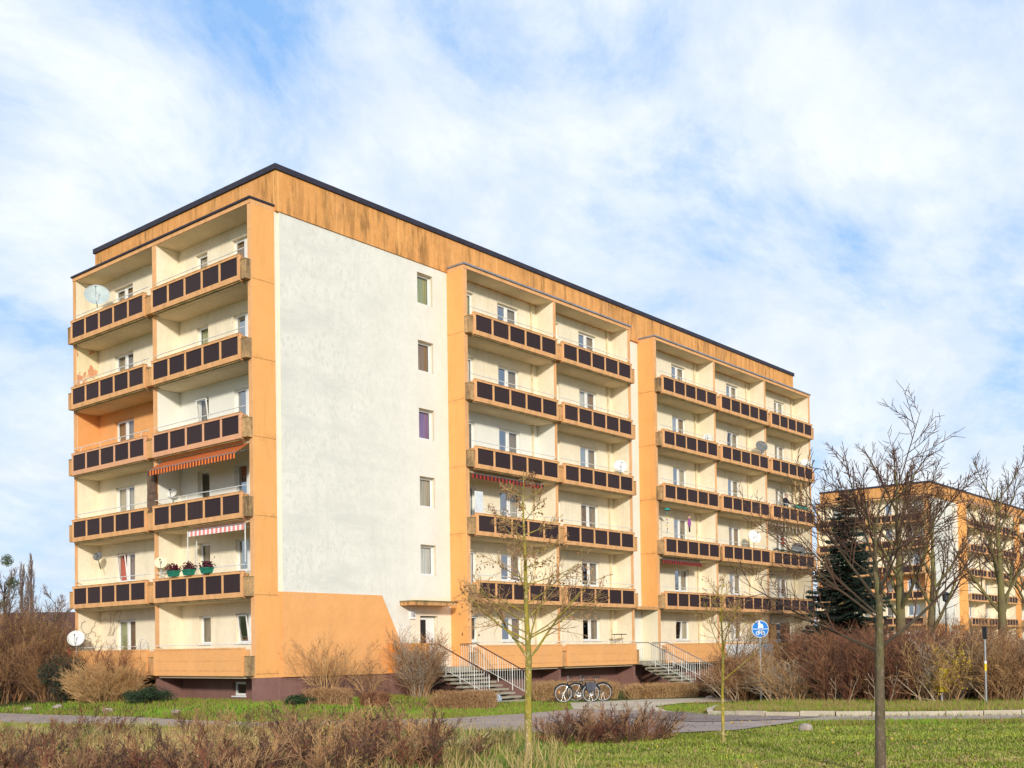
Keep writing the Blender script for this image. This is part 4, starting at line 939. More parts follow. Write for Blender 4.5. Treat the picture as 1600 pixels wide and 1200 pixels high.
def rock(loc, r, label, seed, sq=.75):
    rnd = random.Random(seed); bm = bmesh.new(); bmesh.ops.create_icosphere(bm, subdivisions=3, radius=r)
    fs = [(Vector((rnd.gauss(0, 1), rnd.gauss(0, 1), rnd.gauss(0, 1))).normalized(), rnd.uniform(.72, .95)) for _ in range(9)]
    for v in bm.verts:
        for n_, d in fs:
            e = v.co.dot(n_)-d*r
            if e > 0: v.co -= n_*e*.8
        v.co *= 1+rnd.uniform(-.012, .012); v.co.z *= sq
    me = bpy.data.meshes.new('stone'); bm.to_mesh(me); bm.free(); me.materials.append(MAT['rock']); me.polygons.foreach_set('use_smooth', [True]*len(me.polygons))
    o = inst('stone', me, None, (loc[0], loc[1], gz(*loc)+r*sq*.45+(loc[2] if len(loc) > 2 else 0)) if False else (loc[0], loc[1], gz(loc[0], loc[1])+r*sq*.5)); tag(o, label, 'stone')
rock((-3.17, -21.62), .155, 'round pinkish boulder lying alone on the green lawn', 1)
for i, (x, y, r, l) in enumerate(((-4.9, 8.7, .18, 'flat stone in the grass below the far left bushes'), (-4.3, 7.6, .2, 'stone on the grass strip right of the flat one'), (-4.1, .14, .17, 'pale stone in the grass strip left of the building corner'), (-4.4, 3.9, .2, 'grey stone on the grass strip in front of the low dark bush'),
                                (14.2, -9.3, .2, 'grey flat rock before the dark trimmed hedge, first of the row'), (14.5, -9.9, .26, 'broad tan rock in the row below the second stairs'), (14.9, -10.6, .24, 'pale rock at the right end of the row below the second stairs'))):
    rock((x, y), r, l, i+5, .55)
# yellow bin in the shrubs
root = empty('rubbish_bin', (12.35, -19.1, gz(12, -19)), R(-40)); tag(root, 'bright yellow bin half hidden in the tall shrubs', 'bin')
m = MB(); m.hexa([(-.13, -.13, .5), (.13, -.13, .5), (.13, .13, .5), (-.13, .13, .5), (-.17, -.17, 1.2), (.17, -.17, 1.2), (.17, .17, 1.2), (-.17, .17, 1.2)], 'bin_yellow'); m.build('body', root, recalc=True)
m = MB(); m.box(-.185, .185, -.185, .185, 1.2, 1.27, 'bin_yellow'); m.build('lid', root, recalc=True)
m = MB(); m.tube([(0, 0, -.3), (0, 0, .5)], .04, 8, 'steel'); m.build('post', root)
# ------------------------------------------------------------------ vegetation generators
def rv(rnd): return Vector((rnd.gauss(0, 1), rnd.gauss(0, 1), rnd.gauss(0, 1))).normalized()
def grow(m, rnd, p, d, L, r, lv, c, tips=None):
    """c: dict sides per level, kids per level, ang, up, wob, ratio, t0, mat"""
    n = c['seg'][lv]; st = L/n; pts = [p.copy()]; rr = [r]; d = d.normalized(); dirs = [d]
    for i in range(n):
        d = (d+rv(rnd)*c['wob'][lv]+Vector((0, 0, c['up'][lv]))).normalized(); pts.append(pts[-1]+d*st); rr.append(r*(1-(i+1)/n)**.8*.92+c.get('rmin', .003)); dirs.append(d)
    m.tube(pts, rr, c['sides'][lv], c['mat'][lv] if isinstance(c['mat'], list) else c['mat'], False)
    if tips is not None and lv >= c.get('tiplv', 1): tips += [(pts[i], dirs[i]) for i in range(1, n+1)]
    if lv+1 < len(c['seg']):
        k = c['kids'][lv]; k = int(k*(.7+.6*rnd.random())+.5) if lv else k
        for j in range(k):
            t = c['t0'][lv]+(1-c['t0'][lv])*((j+rnd.random())/k); i = min(int(t*n), n-1); q = pts[i].lerp(pts[i+1], t*n-i); dd = dirs[i]
            ax = dd.cross(rv(rnd)).normalized(); a = R(c['ang'][lv]+rnd.gauss(0, 9)); nd = (Matrix.Rotation(a, 3, ax) @ dd)
            ll = L*c['ratio'][lv]*(1-.55*(t-c['t0'][lv])/(1-c['t0'][lv]+1e-6) if lv == 0 else 1-.4*t)*rnd.uniform(.75, 1.2)
            grow(m, rnd, q, nd, ll, min(max(r*(1-t)**.7*c['rr'][lv], c.get('rmin', .003)*1.3), r*.85), lv+1, c, tips)
def bushmesh(name, seed, h, w, n, mat, c=None, pale=0, spread=.5, base_r=.3, r=.009, kids=(7, 4), mats=None, arch=.0, lean=.0, leaf=None, nleaf=0, lsize=.03, lenv=(.6, 1.05)):
    rnd = random.Random(seed); m = MB(); tips = []
    cfg = dict(seg=[6, 4, 3], sides=[3, 3, 3], kids=[kids[0], kids[1]], ang=[32, 38], up=[arch, .05, .03], wob=[.13, .2, .25], ratio=[.5, .5], t0=[.15, .2], rr=[.6, .6], rmin=.0032, mat=mat)
    for i in range(n):
        a = rnd.random()*6.283; q = math.sqrt(rnd.random())*base_r; p = Vector((q*math.cos(a), q*math.sin(a), -.08))
        o = a+rnd.gauss(0, .5); s = rnd.random()**.7*spread; d = Vector((math.cos(o)*s, math.sin(o)*s, 1)).normalized()
        cfg['mat'] = mats[i % len(mats)] if mats else mat
        grow(m, rnd, p, d, h*rnd.uniform(*lenv), r*rnd.uniform(.7, 1.3), 0, cfg, tips)
    for i in range(pale):
        a = rnd.random()*6.283; q = base_r*rnd.uniform(.6, 1.2); p = Vector((q*math.cos(a), q*math.sin(a), -.08)); cfg['mat'] = 'twig_pale'; cfg['kids'] = [3, 2]
        grow(m, rnd, p, Vector((math.cos(a+rnd.gauss(0, 1))*.5, math.sin(a+rnd.gauss(0, 1))*.5, 1)), h*rnd.uniform(.45, .95), r*1.5, 0, cfg, None)
    if leaf:
        for i in range(nleaf):
            p, d = rnd.choice(tips); p = p+rv(rnd)*.03; a = rv(rnd)*lsize; b_ = a.cross(rv(rnd)).normalized()*lsize*.55; m.face([p-a, p+b_, p+a, p-b_], leaf if isinstance(leaf, str) else leaf[i % len(leaf)])
    return m.mesh(name)
def shrub(me, x, y, label, sc=1., rz=None, group=None, cat='shrub', name='bare_shrub', dz=0.):
    o = inst(name, me, None, (x, y, gz(x, y)+dz), (0, 0, random.random()*6.28 if rz is None else rz), sc); tag(o, label, cat, group); return o
random.seed(21)
# --- foreground scrub
sA = bushmesh('bare_shrub', 1, 1.0, 1, 34, 'twig_red', spread=1.1, base_r=.6, kids=(8, 6), mats=['twig_brown', 'twig_dark', 'twig_orange', 'twig_red'], r=.009, lenv=(.5, 1.15), nleaf=380, leaf=['leaf_dry', 'leaf_yellow', 'leaf_green'], lsize=.016)
sB = bushmesh('bare_shrub', 2, .9, 1, 38, 'twig_dark', spread=1.2, base_r=.65, kids=(9, 6), mats=['twig_dark', 'twig_brown', 'twig_maroon'], r=.009, lenv=(.45, 1.1), nleaf=200, leaf='leaf_dry', lsize=.014)
fsc = [(12.9, -6.2, sB, .8), (15.2, -7.0, sA, .95), (16.2, -5.7, sA, .85), (14.2, -4.6, sB, .85), (17.2, -4.6, sA, .8), (15.4, -3.7, sB, 1.1), (17.2, -2.9, sA, 1.1), (14.6, -2.6, sA, .9), (19.6, -3.4, sA, .8), (16.2, -1.6, sB, 1.05), (18.9, -2.0, sA, 1.), (21.2, -2.2, sA, .8), (17.8, -.9, sB, .55), (18.2, -8.3, sA, .7), (14.0, -3.3, sB, .8)]
words = ['low reddish twiggy shrub at the bottom left corner', 'reddish brown scrub shrub with dry leaves at the left edge', 'second brown scrub shrub from the left by the path', 'dark twiggy shrub low in the left foreground', 'brown shrub below the pale stone in the grass strip', 'dark arching twig shrub under the building corner', 'large reddish shrub in front of the orange facing', 'brown shrub at the bottom edge left of the straw clump', 'thin brown shrub by the path below the corner', 'dark bramble shrub beside the yellow straw clump', 'reddish shrub just right of the straw clump', 'small red brown shrub by the path below the trimmed mounds', 'low dark shrub at the end of the scrub nearest the young tree', 'shrub at the far left beside the path', 'dark low twig shrub at the bottom edge below the big red one']
for (d, s, me, sc), wd in zip(fsc, words): x, y = DL(d, s); shrub(me, x, y, wd, (sc, sc, sc*random.uniform(.62, .9)))
for (d, s, sc, wd) in ((22.6, -8.6, .8, 'twiggy shrub at the near path edge, far left'), (23.0, -6.3, .7, 'twiggy shrub at the near path edge below the low dark bush'), (22.4, -4.4, .85, 'brown shrub at the near path edge below the building corner'), (22.8, -2.9, .7, 'brown shrub at the near path edge below the tall tan shrub'), (14.0, -5.6, .9, 'dark tangle of twigs cut by the bottom edge at left'), (13.8, -3.9, .95, 'dark tangle of twigs cut by the bottom edge below the corner'), (14.1, -7.2, .9, 'dark tangle of twigs in the very bottom left'), (20.4, 1.2, .75, 'low brown twig shrub just right of the lichened tree'), (20.6, 2.0, .8, 'low twig shrub in the middle of the lawn edge clump'), (21.2, 2.6, .65, 'rightmost low shrub of the lawn edge clump'), (21.6, 1.5, .75, 'dark twig shrub at the back of the lawn edge clump')):
    x, y = DL(d, s); shrub(sB if sc > .7 else sA, x, y, wd, sc)
# --- shrubs by the house
def bank_bush(seed, **k): return bushmesh('bare_shrub', seed, **k)
tall = bushmesh('bare_shrub', 5, 2.4, 1, 14, 'twig_brown', spread=.75, base_r=.25, kids=(9, 6), mats=['twig_brown', 'twig_tan'], r=.016, lenv=(.8, 1.05))
shrub(tall, 1.45, -.95, 'tall bare tan shrub before the orange facing, nearest the corner', 1.0)
tall2 = bushmesh('bare_shrub', 6, 1.9, 1, 9, 'twig_brown', spread=.6, base_r=.2, kids=(9, 5), r=.012, mats=['twig_brown', 'twig_tan'])
shrub(tall2, 2.9, -1.5, 'thin bare shrub in the middle of the orange facing', 1.0)
dense = bushmesh('bare_shrub', 7, 2.4, 1, 70, 'twig_brown', spread=.5, base_r=.35, kids=(10, 5), mats=['twig_brown', 'twig_red', 'twig_grey'], r=.010)
shrub(dense, 4.9, -2.1, 'dense tall brown shrub beside the plinth block of the stairs', 1.0)
def trimmed(name, seed, L, W_, H, mats, n, label, x, y, rz, cat='hedge'):
    rnd = random.Random(seed); m = MB()
    for i in range(n):
        a, b = rnd.uniform(-L/2, L/2), rnd.uniform(-W_/2, W_/2); e = min(1, 1.2-max(abs(a)/(L/2), abs(b)/(W_/2))**4*.35); p = Vector((a*.95, b*.9, -.05)); d = Vector((rnd.gauss(0, .25), rnd.gauss(0, .25), 1))
        pts = [p]
        hh = H*e*rnd.uniform(.75, 1.04)
        for j in range(4): d = (d.normalized()+rv(rnd)*.25); d.z = abs(d.z); pts.append(pts[-1]+d.normalized()*hh/4)
        m.tube(pts, [.008, .007, .006, .005, .003], 3, mats[i % len(mats)], False)
        for j in range(7):
            q = pts[rnd.randint(1, 4)]; dd = (rv(rnd)+Vector((0, 0, .5))).normalized(); ln = rnd.uniform(.06, .2); e2 = q+dd*ln
            if e2.z < H*1.03: m.tube([q, q+dd*ln*.5+rv(rnd)*.02, e2], [.0045, .004, .002], 3, mats[(i+j) % len(mats)], False)
    o = m.build(name, None, loc=(x, y, gz(x, y)), rz=rz); tag(o, label, cat); return o
va = math.atan2(-.763, .646)
trimmed('trimmed_bush', 1, 1.5, 1.0, .62, ['twig_orange', 'twig_red'], 700, 'low rounded clipped bush below the tall tan shrub', .35, -2.3, va)
trimmed('trimmed_bush', 2, .85, .8, .55, ['twig_red', 'twig_maroon'], 380, 'smaller clipped bush right of the rounded one', 1.55, -3.3, va)
trimmed('hedge', 3, 2.2, 1.0, .70, ['twig_orange', 'twig_brown', 'twig_red'], 1300, 'clipped brown hedge in front of the first entrance stairs', 4.15, -5.2, va)
trimmed('hedge', 4, 4.0, .9, .85, ['twig_orange', 'twig_tan', 'twig_brown'], 1900, 'clipped tan hedge behind the bicycles, left stretch', 11.9, -4.2, va+.45)
trimmed('hedge', 5, 3.3, .9, .66, ['twig_orange', 'twig_tan', 'twig_brown'], 1900, 'clipped tan hedge right of the bicycles up to the second stairs', 15.0, -6.5, va+.3)
trimmed('hedge', 6, 3.6, 1.2, .95, ['twig_maroon', 'twig_dark'], 1900, 'dark red clipped hedge below the second stairs', 17.6, -8.7, va)
# evergreen bushes
def leafbush(name, seed, rx, ry, h, leafs, n, ls, label, x, y, stems='twig_dark', cat='bush', ns=30, dz=0.):
    rnd = random.Random(seed); root = empty(name, (x, y, gz(x, y)+dz)); tag(root, label, cat); m = MB(); s = MB()
    C = [(Vector((rnd.uniform(-.7, .7)*rx, rnd.uniform(-.7, .7)*ry, h*rnd.uniform(.25, .8))), rnd.uniform(.22, .42)) for _ in range(16)]
    for c_, q in C: s.tube([Vector((c_.x*.2, c_.y*.2, -.05)), c_*.55+rv(rnd)*.05, c_], [.02, .015, .006], 4, stems, False)
    for i in range(ns): a = rv(rnd); a.z = abs(a.z); e = Vector((a.x*rx, a.y*ry, a.z*h)); s.tube([e*.5, e*.8+rv(rnd)*.06, e*1.08+rv(rnd)*.05], [.008, .006, .003], 3, stems, False)
    for i in range(n):
        c_, q = rnd.choice(C); d = rv(rnd)*(rnd.random()**.4); p = c_+Vector((d.x*rx*q*1.5, d.y*ry*q*1.5, d.z*h*q)); p.z = max(p.z, .03)
        a = rv(rnd)*ls; b_ = a.cross(rv(rnd)).normalized()*ls*.5; m.face([p-a, p+b_, p+a, p-b_], leafs[i % len(leafs)])
    s.build('stems', root); m.build('foliage', root); return root
leafbush('evergreen_bush', 11, .95, .95, 1.7, ['leaf_green', 'leaf_spruce', 'twig_dark'], 9000, .035, 'dark evergreen bush left of the tan round bush', -3.2, 9.2)
leafbush('evergreen_bush', 12, .9, .8, .62, ['leaf_green', 'leaf_spruce', 'leaf_green'], 6000, .03, 'low dark green bush at the foot of the corner balconies', -2.3, 4.5)
leafbush('evergreen_bush', 13, .7, .5, .35, ['leaf_green', 'grass_leaf', 'leaf_green'] if 'grass_leaf' in MAT else ['leaf_green'], 3000, .03, 'low green ground bush at the building corner', -.7, -2.0)
rb = bushmesh('bare_shrub', 14, 1.45, 1, 150, 'twig_tan', spread=1.25, base_r=.55, kids=(11, 5), mats=['twig_tan', 'twig_orange', 'twig_tan'], r=.007, lenv=(.55, 1.02))
shrub(rb, -2.7, 7.0, 'dense round tan bush in front of the ground floor corner loggia', 1.08)
rb2 = bushmesh('bare_shrub', 15, 2.3, 1, 26, 'twig_maroon', spread=.7, base_r=.5, kids=(9, 6), mats=['twig_maroon', 'twig_red'], r=.012)
shrub(rb2, -1.9, 8.0, 'reddish twigs reaching the corner loggia behind the tan round bush', .95)
bigb = bushmesh('bare_shrub', 16, 3.6, 1, 95, 'twig_dark', spread=.8, base_r=.9, kids=(11, 7), mats=['twig_dark', 'twig_red', 'twig_brown'], r=.018, leaf=['leaf_yellow', 'leaf_dry', 'leaf_dry'], nleaf=2600, lsize=.03)
for i, (x, y, s_, l) in enumerate(((-3.6, 13.2, 1.0, 'big dark brown bush with yellowing leaves at the left edge'), (-2.4, 16.0, 1.12, 'tall brown bush behind the left edge bush'), (-5.4, 15.6, 1.0, 'brown leafless bush cut by the left picture edge'), (.5, 19.5, 1.15, 'dark bush behind the far left corner of the building'), (-2.8, 11.2, .62, 'smaller dark bush between the left edge bush and the evergreen bush'))): shrub(bigb, x, y, l, s_)
sp_ = bushmesh('bare_shrub', 51, 4.2, 1, 5, 'twig_dark', spread=.35, base_r=.2, kids=(9, 6), r=.02, mats=['twig_dark', 'twig_brown'], lenv=(.8, 1.))
shrub(sp_, 12.9, -11.2, 'tall sparse multi stemmed shrub rising left of the round blue sign', 1., name='tall_shrub')
# --- thicket on the right
tb = [bushmesh('bare_shrub', 30+i, 2.35, 1, 75, 'twig_brown', pale=11, spread=.42, base_r=.75, kids=(9, 5), r=.012, lenv=(.6, 1.12),
      mats=[['twig_brown', 'twig_grey', 'twig_tan'], ['twig_maroon', 'twig_red', 'twig_dark'], ['twig_brown', 'twig_red', 'twig_orange']][i]) for i in range(3)]
rnd = random.Random(77)
FR = [(12.9, -11.6), (12.4, -13.6), (12.3, -15.6), (12.5, -17.2), (12.9, -18.8), (13.6, -20.6), (14.6, -22.3), (15.8, -24.2)]
tw = ['leftmost tall bare shrub behind the round blue sign', 'tall bare shrub just right of the round blue sign', 'tall maroon shrub left of the big grey tree trunk', 'tall shrub directly behind the big grey tree trunk', 'tan stemmed shrub right of the big grey tree trunk', 'tall brown shrub beside the yellow bin', 'tall brown shrub behind the marker post', 'tall bare shrub at the right picture edge']
kinds = [2, 0, 1, 1, 0, 2, 0, 2]
for (x, y), l, k in zip(FR, tw, kinds): shrub(tb[k], x, y, l, (1, 1, rnd.uniform(.80, 1.05)*(.66 if l.startswith('leftmost') or 'just right of the round' in l else 1)), name='tall_shrub', dz=.1)
G2 = 'rear shrubs of the tall thicket'
LB = 'tall leafless brown shrub in the back rows of the thicket right of the blue sign'
for row in range(1, 4):
    for i in range(9):
        t = i/8*7; j = min(int(t), 6); a, b = Vector(FR[j]), Vector(FR[j+1]); p = a.lerp(b, t-j)+Vector((1.35*row, .6*row))+Vector((rnd.gauss(0, .3), rnd.gauss(0, .4)))
        shrub(tb[1 if (2 <= i <= 4) else rnd.choice((1, 1, 2))], p.x, p.y, LB, (1.1, 1.1, rnd.uniform(.72, 1.08)*(.66 if i < 2 else 1)), group=G2, name='tall_shrub', dz=.1)
yb = bushmesh('bare_shrub', 41, 2.0, 1, 16, 'twig_brown', spread=.5, base_r=.3, kids=(8, 5), r=.01, leaf='leaf_yellow', nleaf=1500, lsize=.035)
shrub(yb, 12.5, -19.2, 'yellow leaved shrub above the yellow bin', 1.0, name='yellow_shrub', dz=.1)
# far hedge line closing the view behind the thicket and left
fh = bushmesh('bare_shrub', 43, 3.2, 1, 60, 'twig_dark', spread=.5, base_r=1.2, kids=(8, 4), r=.02, mats=['twig_dark', 'twig_brown', 'twig_red'])
for i in range(9):
    x, y = DL(62+3*math.sin(i*2.1), 17+2.7*i); shrub(fh, x, y, 'leafless shrub in the row far behind the thicket at right', 1.1, group='far shrubs behind the thicket', name='tall_shrub')
for i in range(8):
    x, y = DL(70+4*math.sin(i*1.7), -37+2.6*i); shrub(fh, x, y, 'leafless shrub in the far row left of the building', 1.2, group='far shrubs at left', name='tall_shrub')
# ------------------------------------------------------------------ trees
def tree(name, loc, label, trunkpts, trunkr, bm_, cm_, seed, cfg, kids, leaves=None, extra=(), sides=10):
    """trunk polyline (relative), crown branches along it"""
    rnd = random.Random(seed); root = empty(name, loc); tag(root, label, 'tree')
    t = MB(); P = [Vector(p) for p in trunkpts]
    t.tube(P, trunkr, sides, bm_, False); t.build('trunk', root, smooth=True)
    c = MB(); tips = []; cfg = dict(cfg); cfg['mat'] = cm_
    for (frac0, frac1, n, ang, L0, L1, r0, r1) in kids:
        for i in range(n):
            f = frac0+(frac1-frac0)*(i+rnd.random()*.8)/n; tt = f*(len(P)-1); j = min(int(tt), len(P)-2); p = P[j].lerp(P[j+1], tt-j)
            k = (f-frac0)/max(frac1-frac0, 1e-6); az = i*2.4+rnd.gauss(0, .4)+seed; a = R(ang+rnd.gauss(0, 6))
            grow(c, rnd, p, Vector((math.cos(az)*math.sin(a), math.sin(az)*math.sin(a), math.cos(a))), (L0+(L1-L0)*k)*rnd.uniform(.85, 1.15), r0+(r1-r0)*k, 0, cfg, tips)
    for (p, d, L, r) in extra: grow(c, rnd, Vector(p), Vector(d), L, r, 0, cfg, tips)
    c.build('crown', root)
    if leaves:
        mat, n, ls = leaves; l = MB(); rnd = random.Random(seed+1)
        for i in range(n):
            p, d = rnd.choice(tips); p = p+Vector((rnd.gauss(0, .015), rnd.gauss(0, .015), -rnd.uniform(.01, .05))); a = Vector((rnd.gauss(0, .3), rnd.gauss(0, .3), -1)).normalized()*ls*rnd.uniform(.5, 1.2); b_ = a.cross(rv(rnd)).normalized()*ls*.4
            l.face([p, p+a*.5+b_, p+a, p+a*.5-b_], mat[i % len(mat)])
        l.build('leaves', root)
    return root
rX = Vector((.646, -.763, 0)); fX = Vector((.763, .646, 0))
def V2(s, d, z): return tuple(rX*s+fX*d+Vector((0, 0, z)))
young = dict(seg=[8, 6, 3], sides=[5, 3, 3], kids=[10, 5], ang=[44, 42], up=[.03, .03, .0], wob=[.085, .12, .2], ratio=[.42, .35], t0=[.25, .2], rr=[.45, .5], rmin=.0022, tiplv=1)
tree('young_tree', (-11.7, -21.14, 0.), 'young tree with a yellow lichened trunk and a few dry leaves before the middle balconies',
     [V2(0, 0, -.1), V2(.01, 0, .9), V2(.03, 0, 1.65), V2(0, 0, 2.4), V2(.0, 0, 3.1), V2(-.02, 0, 3.8), V2(-.01, 0, 4.5)], [.062, .055, .047, .034, .025, .014, .004], 'bark_lichen', ['bark_lichen', 'twig_brown', 'twig_tan'], 3, young,
     [(.36, .97, 26, 66, 1.3, .3, .012, .006)], (('leaf_dry', 'leaf_dry', 'twig_red'), 850, .042),
     [(V2(.02, 0, 1.62), tuple(rX*-.75+Vector((0, 0, 1))), 1.5, .022), (V2(.02, 0, 1.60), tuple(rX*.95+Vector((0, 0, 1))), 1.6, .022), (V2(.02, 0, 1.75), tuple(rX*.3+fX*.5+Vector((0, 0, 1))), 1.4, .018), (V2(.0, 0, 1.9), tuple(rX*-1.3+Vector((0, 0, .7))), 1.3, .014), (V2(.0, 0, 1.9), tuple(rX*1.4+Vector((0, 0, .8))), 1.4, .014)])
tree('young_tree', (-6.93, -21.8, -.01), 'thin young tree with a yellow trunk on the lawn left of the blue sign',
     [V2(0, 0, -.1), V2(.0, 0, .9), V2(.03, 0, 1.7), V2(.0, 0, 2.3), V2(.03, 0, 2.95)], [.033, .028, .022, .013, .004], 'bark_lichen_thin', ['bark_lichen_thin', 'twig_brown', 'twig_tan'], 5, young,
     [(.42, .95, 14, 38, .9, .35, .009, .005)], (('leaf_dry', 'leaf_yellow'), 60, .045), [(V2(.02, 0, 1.15), tuple(rX*1.0+Vector((0, 0, .75))), 1.15, .012)], 8)
big = dict(seg=[10, 7, 4], sides=[6, 4, 3], kids=[12, 8], ang=[38, 40], up=[.03, .035, .03], wob=[.055, .09, .14], ratio=[.48, .38], t0=[.22, .15], rr=[.5, .5], rmin=.0025, tiplv=1)
tree('bare_tree', (-10.45, -26.12, 0.), 'leafless tree with a grey trunk standing nearest at right on the lawn',
     [V2(0, 0, -.2), V2(.01, 0, .9), V2(.02, 0, 1.75), V2(.03, 0, 2.3), V2(-.02, 0, 2.8), V2(0, 0, 3.3), V2(.1, 0, 3.75)], [.076, .064, .057, .046, .030, .018, .007], 'bark_grey', ['bark_limb', 'twig_dark', 'twig_dark'], 8, big,
     [(.44, .98, 11, 50, 1.7, .6, .017, .008)], None,
     [(V2(-.03, 0, 1.68), tuple(rX*-1.5+Vector((0, 0, .55))), 2.0, .022), (V2(.04, 0, 1.72), tuple(rX*1.0+Vector((0, 0, .72))), 2.5, .024), (V2(.0, 0, 2.35), tuple(rX*-.85+Vector((0, 0, 1))), 2.0, .020), (V2(.02, 0, 3.1), tuple(rX*.32+Vector((0, 0, 1))), 1.9, .014), (V2(0, 0, 2.75), tuple(rX*-.35+fX*-.3+Vector((0, 0, 1))), 1.6, .014), (V2(0, 0, 2.1), tuple(rX*-1.2+fX*.2+Vector((0, 0, 1))), 2.1, .018), (V2(0, 0, 2.4), tuple(rX*1.1+fX*-.2+Vector((0, 0, 1))), 1.9, .016)])
mid = dict(seg=[8, 6, 4], sides=[5, 4, 3], kids=[11, 7], ang=[32, 38], up=[.05, .03, .02], wob=[.06, .10, .15], ratio=[.5, .42], t0=[.2, .12], rr=[.42, .5], rmin=.008, tiplv=1)
def midtree(px, d, h, r, seed, label, n=11, lean=0., bm_='bark_green'):
    s = (px-800)/1720*d; x, y = DL(d, s)
    tree('bare_tree', (x, y, gz(x, y)-.1), label, [(0, 0, 0), (lean*.2, 0, h*.16), (lean*.5, 0, h*.34), (lean, 0, h*.55), (lean*1.2, .1, h*.75), (lean*1.4, 0, h*.93)], [r*1.15, r*.95, r*.8, r*.55, r*.3, r*.08], bm_, [bm_, 'twig_far' if bm_ == 'bark_brown' else 'twig_dark', 'twig_far' if bm_ == 'bark_brown' else 'twig_dark'], seed, mid, [(.3, .97, n, 36, h*.5, h*.2, r*.42, r*.14)])
midtree(1408, 58, 12.0, .30, 2, 'tall bare tree with a green mossy trunk behind the thicket, left of the lamp', 11)
midtree(1452, 60, 10.5, .26, 4, 'bare tree with a green trunk leaning right, close beside the street lamp', 9, .9)
midtree(1568, 62, 11.8, .27, 6, 'bare tree behind the thicket at the right edge', 11, -.3)
midtree(1625, 66, 11.0, .25, 9, 'bare tree partly cut by the right picture edge', 9)
midtree(8, 72, 7.6, .2, 12, 'bare tree with mistletoe clumps at the far left edge', 9, 0., 'bark_brown')
midtree(88, 85, 7.0, .15, 15, 'small bare tree just left of the building', 9, 0., 'bark_brown')
pop = dict(mid); pop['ang'] = [16, 18]; pop['up'] = [.2, .16, .1]; pop['wob'] = [.04, .06, .08]; pop['rmin'] = .006
for i, (px, h, l) in enumerate(((36, 9.2, 'slim upright poplar at left, the left one of the pair'), (50, 9.8, 'slim upright poplar at left, the right one of the pair'))):
    d = 88; x, y = DL(d, (px-800)/1720*d)
    tree('poplar_tree', (x, y, gz(x, y)-.1), l, [(0, 0, 0), (0, 0, h*.4), (0, .1, h*.7), (0, 0, h)], [.16, .11, .06, .02], 'bark_brown', ['twig_far', 'twig_far', 'twig_far'], 20+i, pop, [(.12, .95, 20, 14, h*.34, h*.12, .035, .012)])
rnd = random.Random(5)
for i, (px, pz, l) in enumerate(((12, 8.1, 'mistletoe clump high in the far left tree'), (20, 6.6, 'mistletoe clump in the middle of the far left tree'), (3, 5.2, 'lowest mistletoe clump in the far left tree'))):
    x, y = DL(72, (px-800)/1720*72); m = MB()
    for k in range(500): p = rv(rnd)*.42*rnd.random()**.4; a = rv(rnd)*.06; b_ = a.cross(rv(rnd)).normalized()*.025; m.face([p-a, p+b_, p+a, p-b_], 'mistletoe')
    tag(m.build('mistletoe', loc=(x, y, pz)), l, 'mistletoe')
def spruce(px, d, h, rad, seed, label):
    rnd = random.Random(seed); x, y = DL(d, (px-800)/1720*d); root = empty('spruce_tree', (x, y, gz(x, y)-.1)); tag(root, label, 'tree')
    t = MB(); t.tube([(0, 0, 0), (0, 0, h*.5), (0, 0, h)], [.19, .11, .015], 8, 'bark_brown', False); t.build('trunk', root, smooth=True)
    m = MB(); z = h*.1
    while z < h*.985:
        k = 1-(z/h); r = rad*(k**.8)*1.05+.12; n = 11 if k > .3 else 7
        for i in range(n):
            a = rnd.random()*6.283; L = r*rnd.uniform(.65, 1.12); d0 = Vector((math.cos(a), math.sin(a), 0)); sd_ = Vector((-math.sin(a), math.cos(a), 0)); pts = []
            for j in range(7): s = j/6; pts.append(d0*L*s+Vector((0, 0, z-.28*L*s+.22*L*s*s)))
            m.tube(pts, [.03*(1-j/7)+.006 for j in range(7)], 3, 'twig_dark', False)
            nn = int(26*L)+6
            for q in range(nn):
                s = rnd.uniform(.15, 1.0); jj = min(int(s*6), 5); p = pts[jj].lerp(pts[jj+1], s*6-jj); w = .34*L*(1-s*.75)*rnd.uniform(.3, 1)+.05; sg = rnd.choice((-1, 1))
                e = p+(sd_*sg*.85+d0*.55).normalized()*w+Vector((0, 0, -w*rnd.uniform(.1, .5))); b_ = Vector((0, 0, 1))*.05+d0*.05
                m.face([p-b_*.6, e, p+b_], 'leaf_spruce'); m.face([p-d0*.06, e+Vector((0, 0, -.06)), p+d0*.08], 'leaf_spruce')
        z += h*.017+rnd.random()*.03
    m.build('crown', root)
spruce(1326, 56, 10.4, 2.75, 3, 'dark spruce in front of the distant block, right of the main building')
# small far house at left
hx, hy = DL(95, -39.5); root = empty('house', (hx, hy, -.4), R(-42)); tag(root, 'low distant house with a dark red roof behind the left bushes', 'house')
m = MB(); m.box(-7, 7, -4, 4, 0, 3.2, 'house_wall'); m.build('wall', root, recalc=True)
m = MB(); m.hexa([(-7.5, -4.5, 3.2), (7.5, -4.5, 3.2), (7.5, 4.5, 3.2), (-7.5, 4.5, 3.2), (-4, -.1, 6.0), (4, -.1, 6.0), (4, .1, 6.0), (-4, .1, 6.0)], 'roof_tile'); m.build('roof', root, recalc=True)
for x in (-4.5, -1.5, 1.5, 4.5): m = MB(); m.box(x-.6, x+.6, -4.04, -3.98, 1.1, 2.4, 'black_plastic'); m.build('window', root, recalc=True)
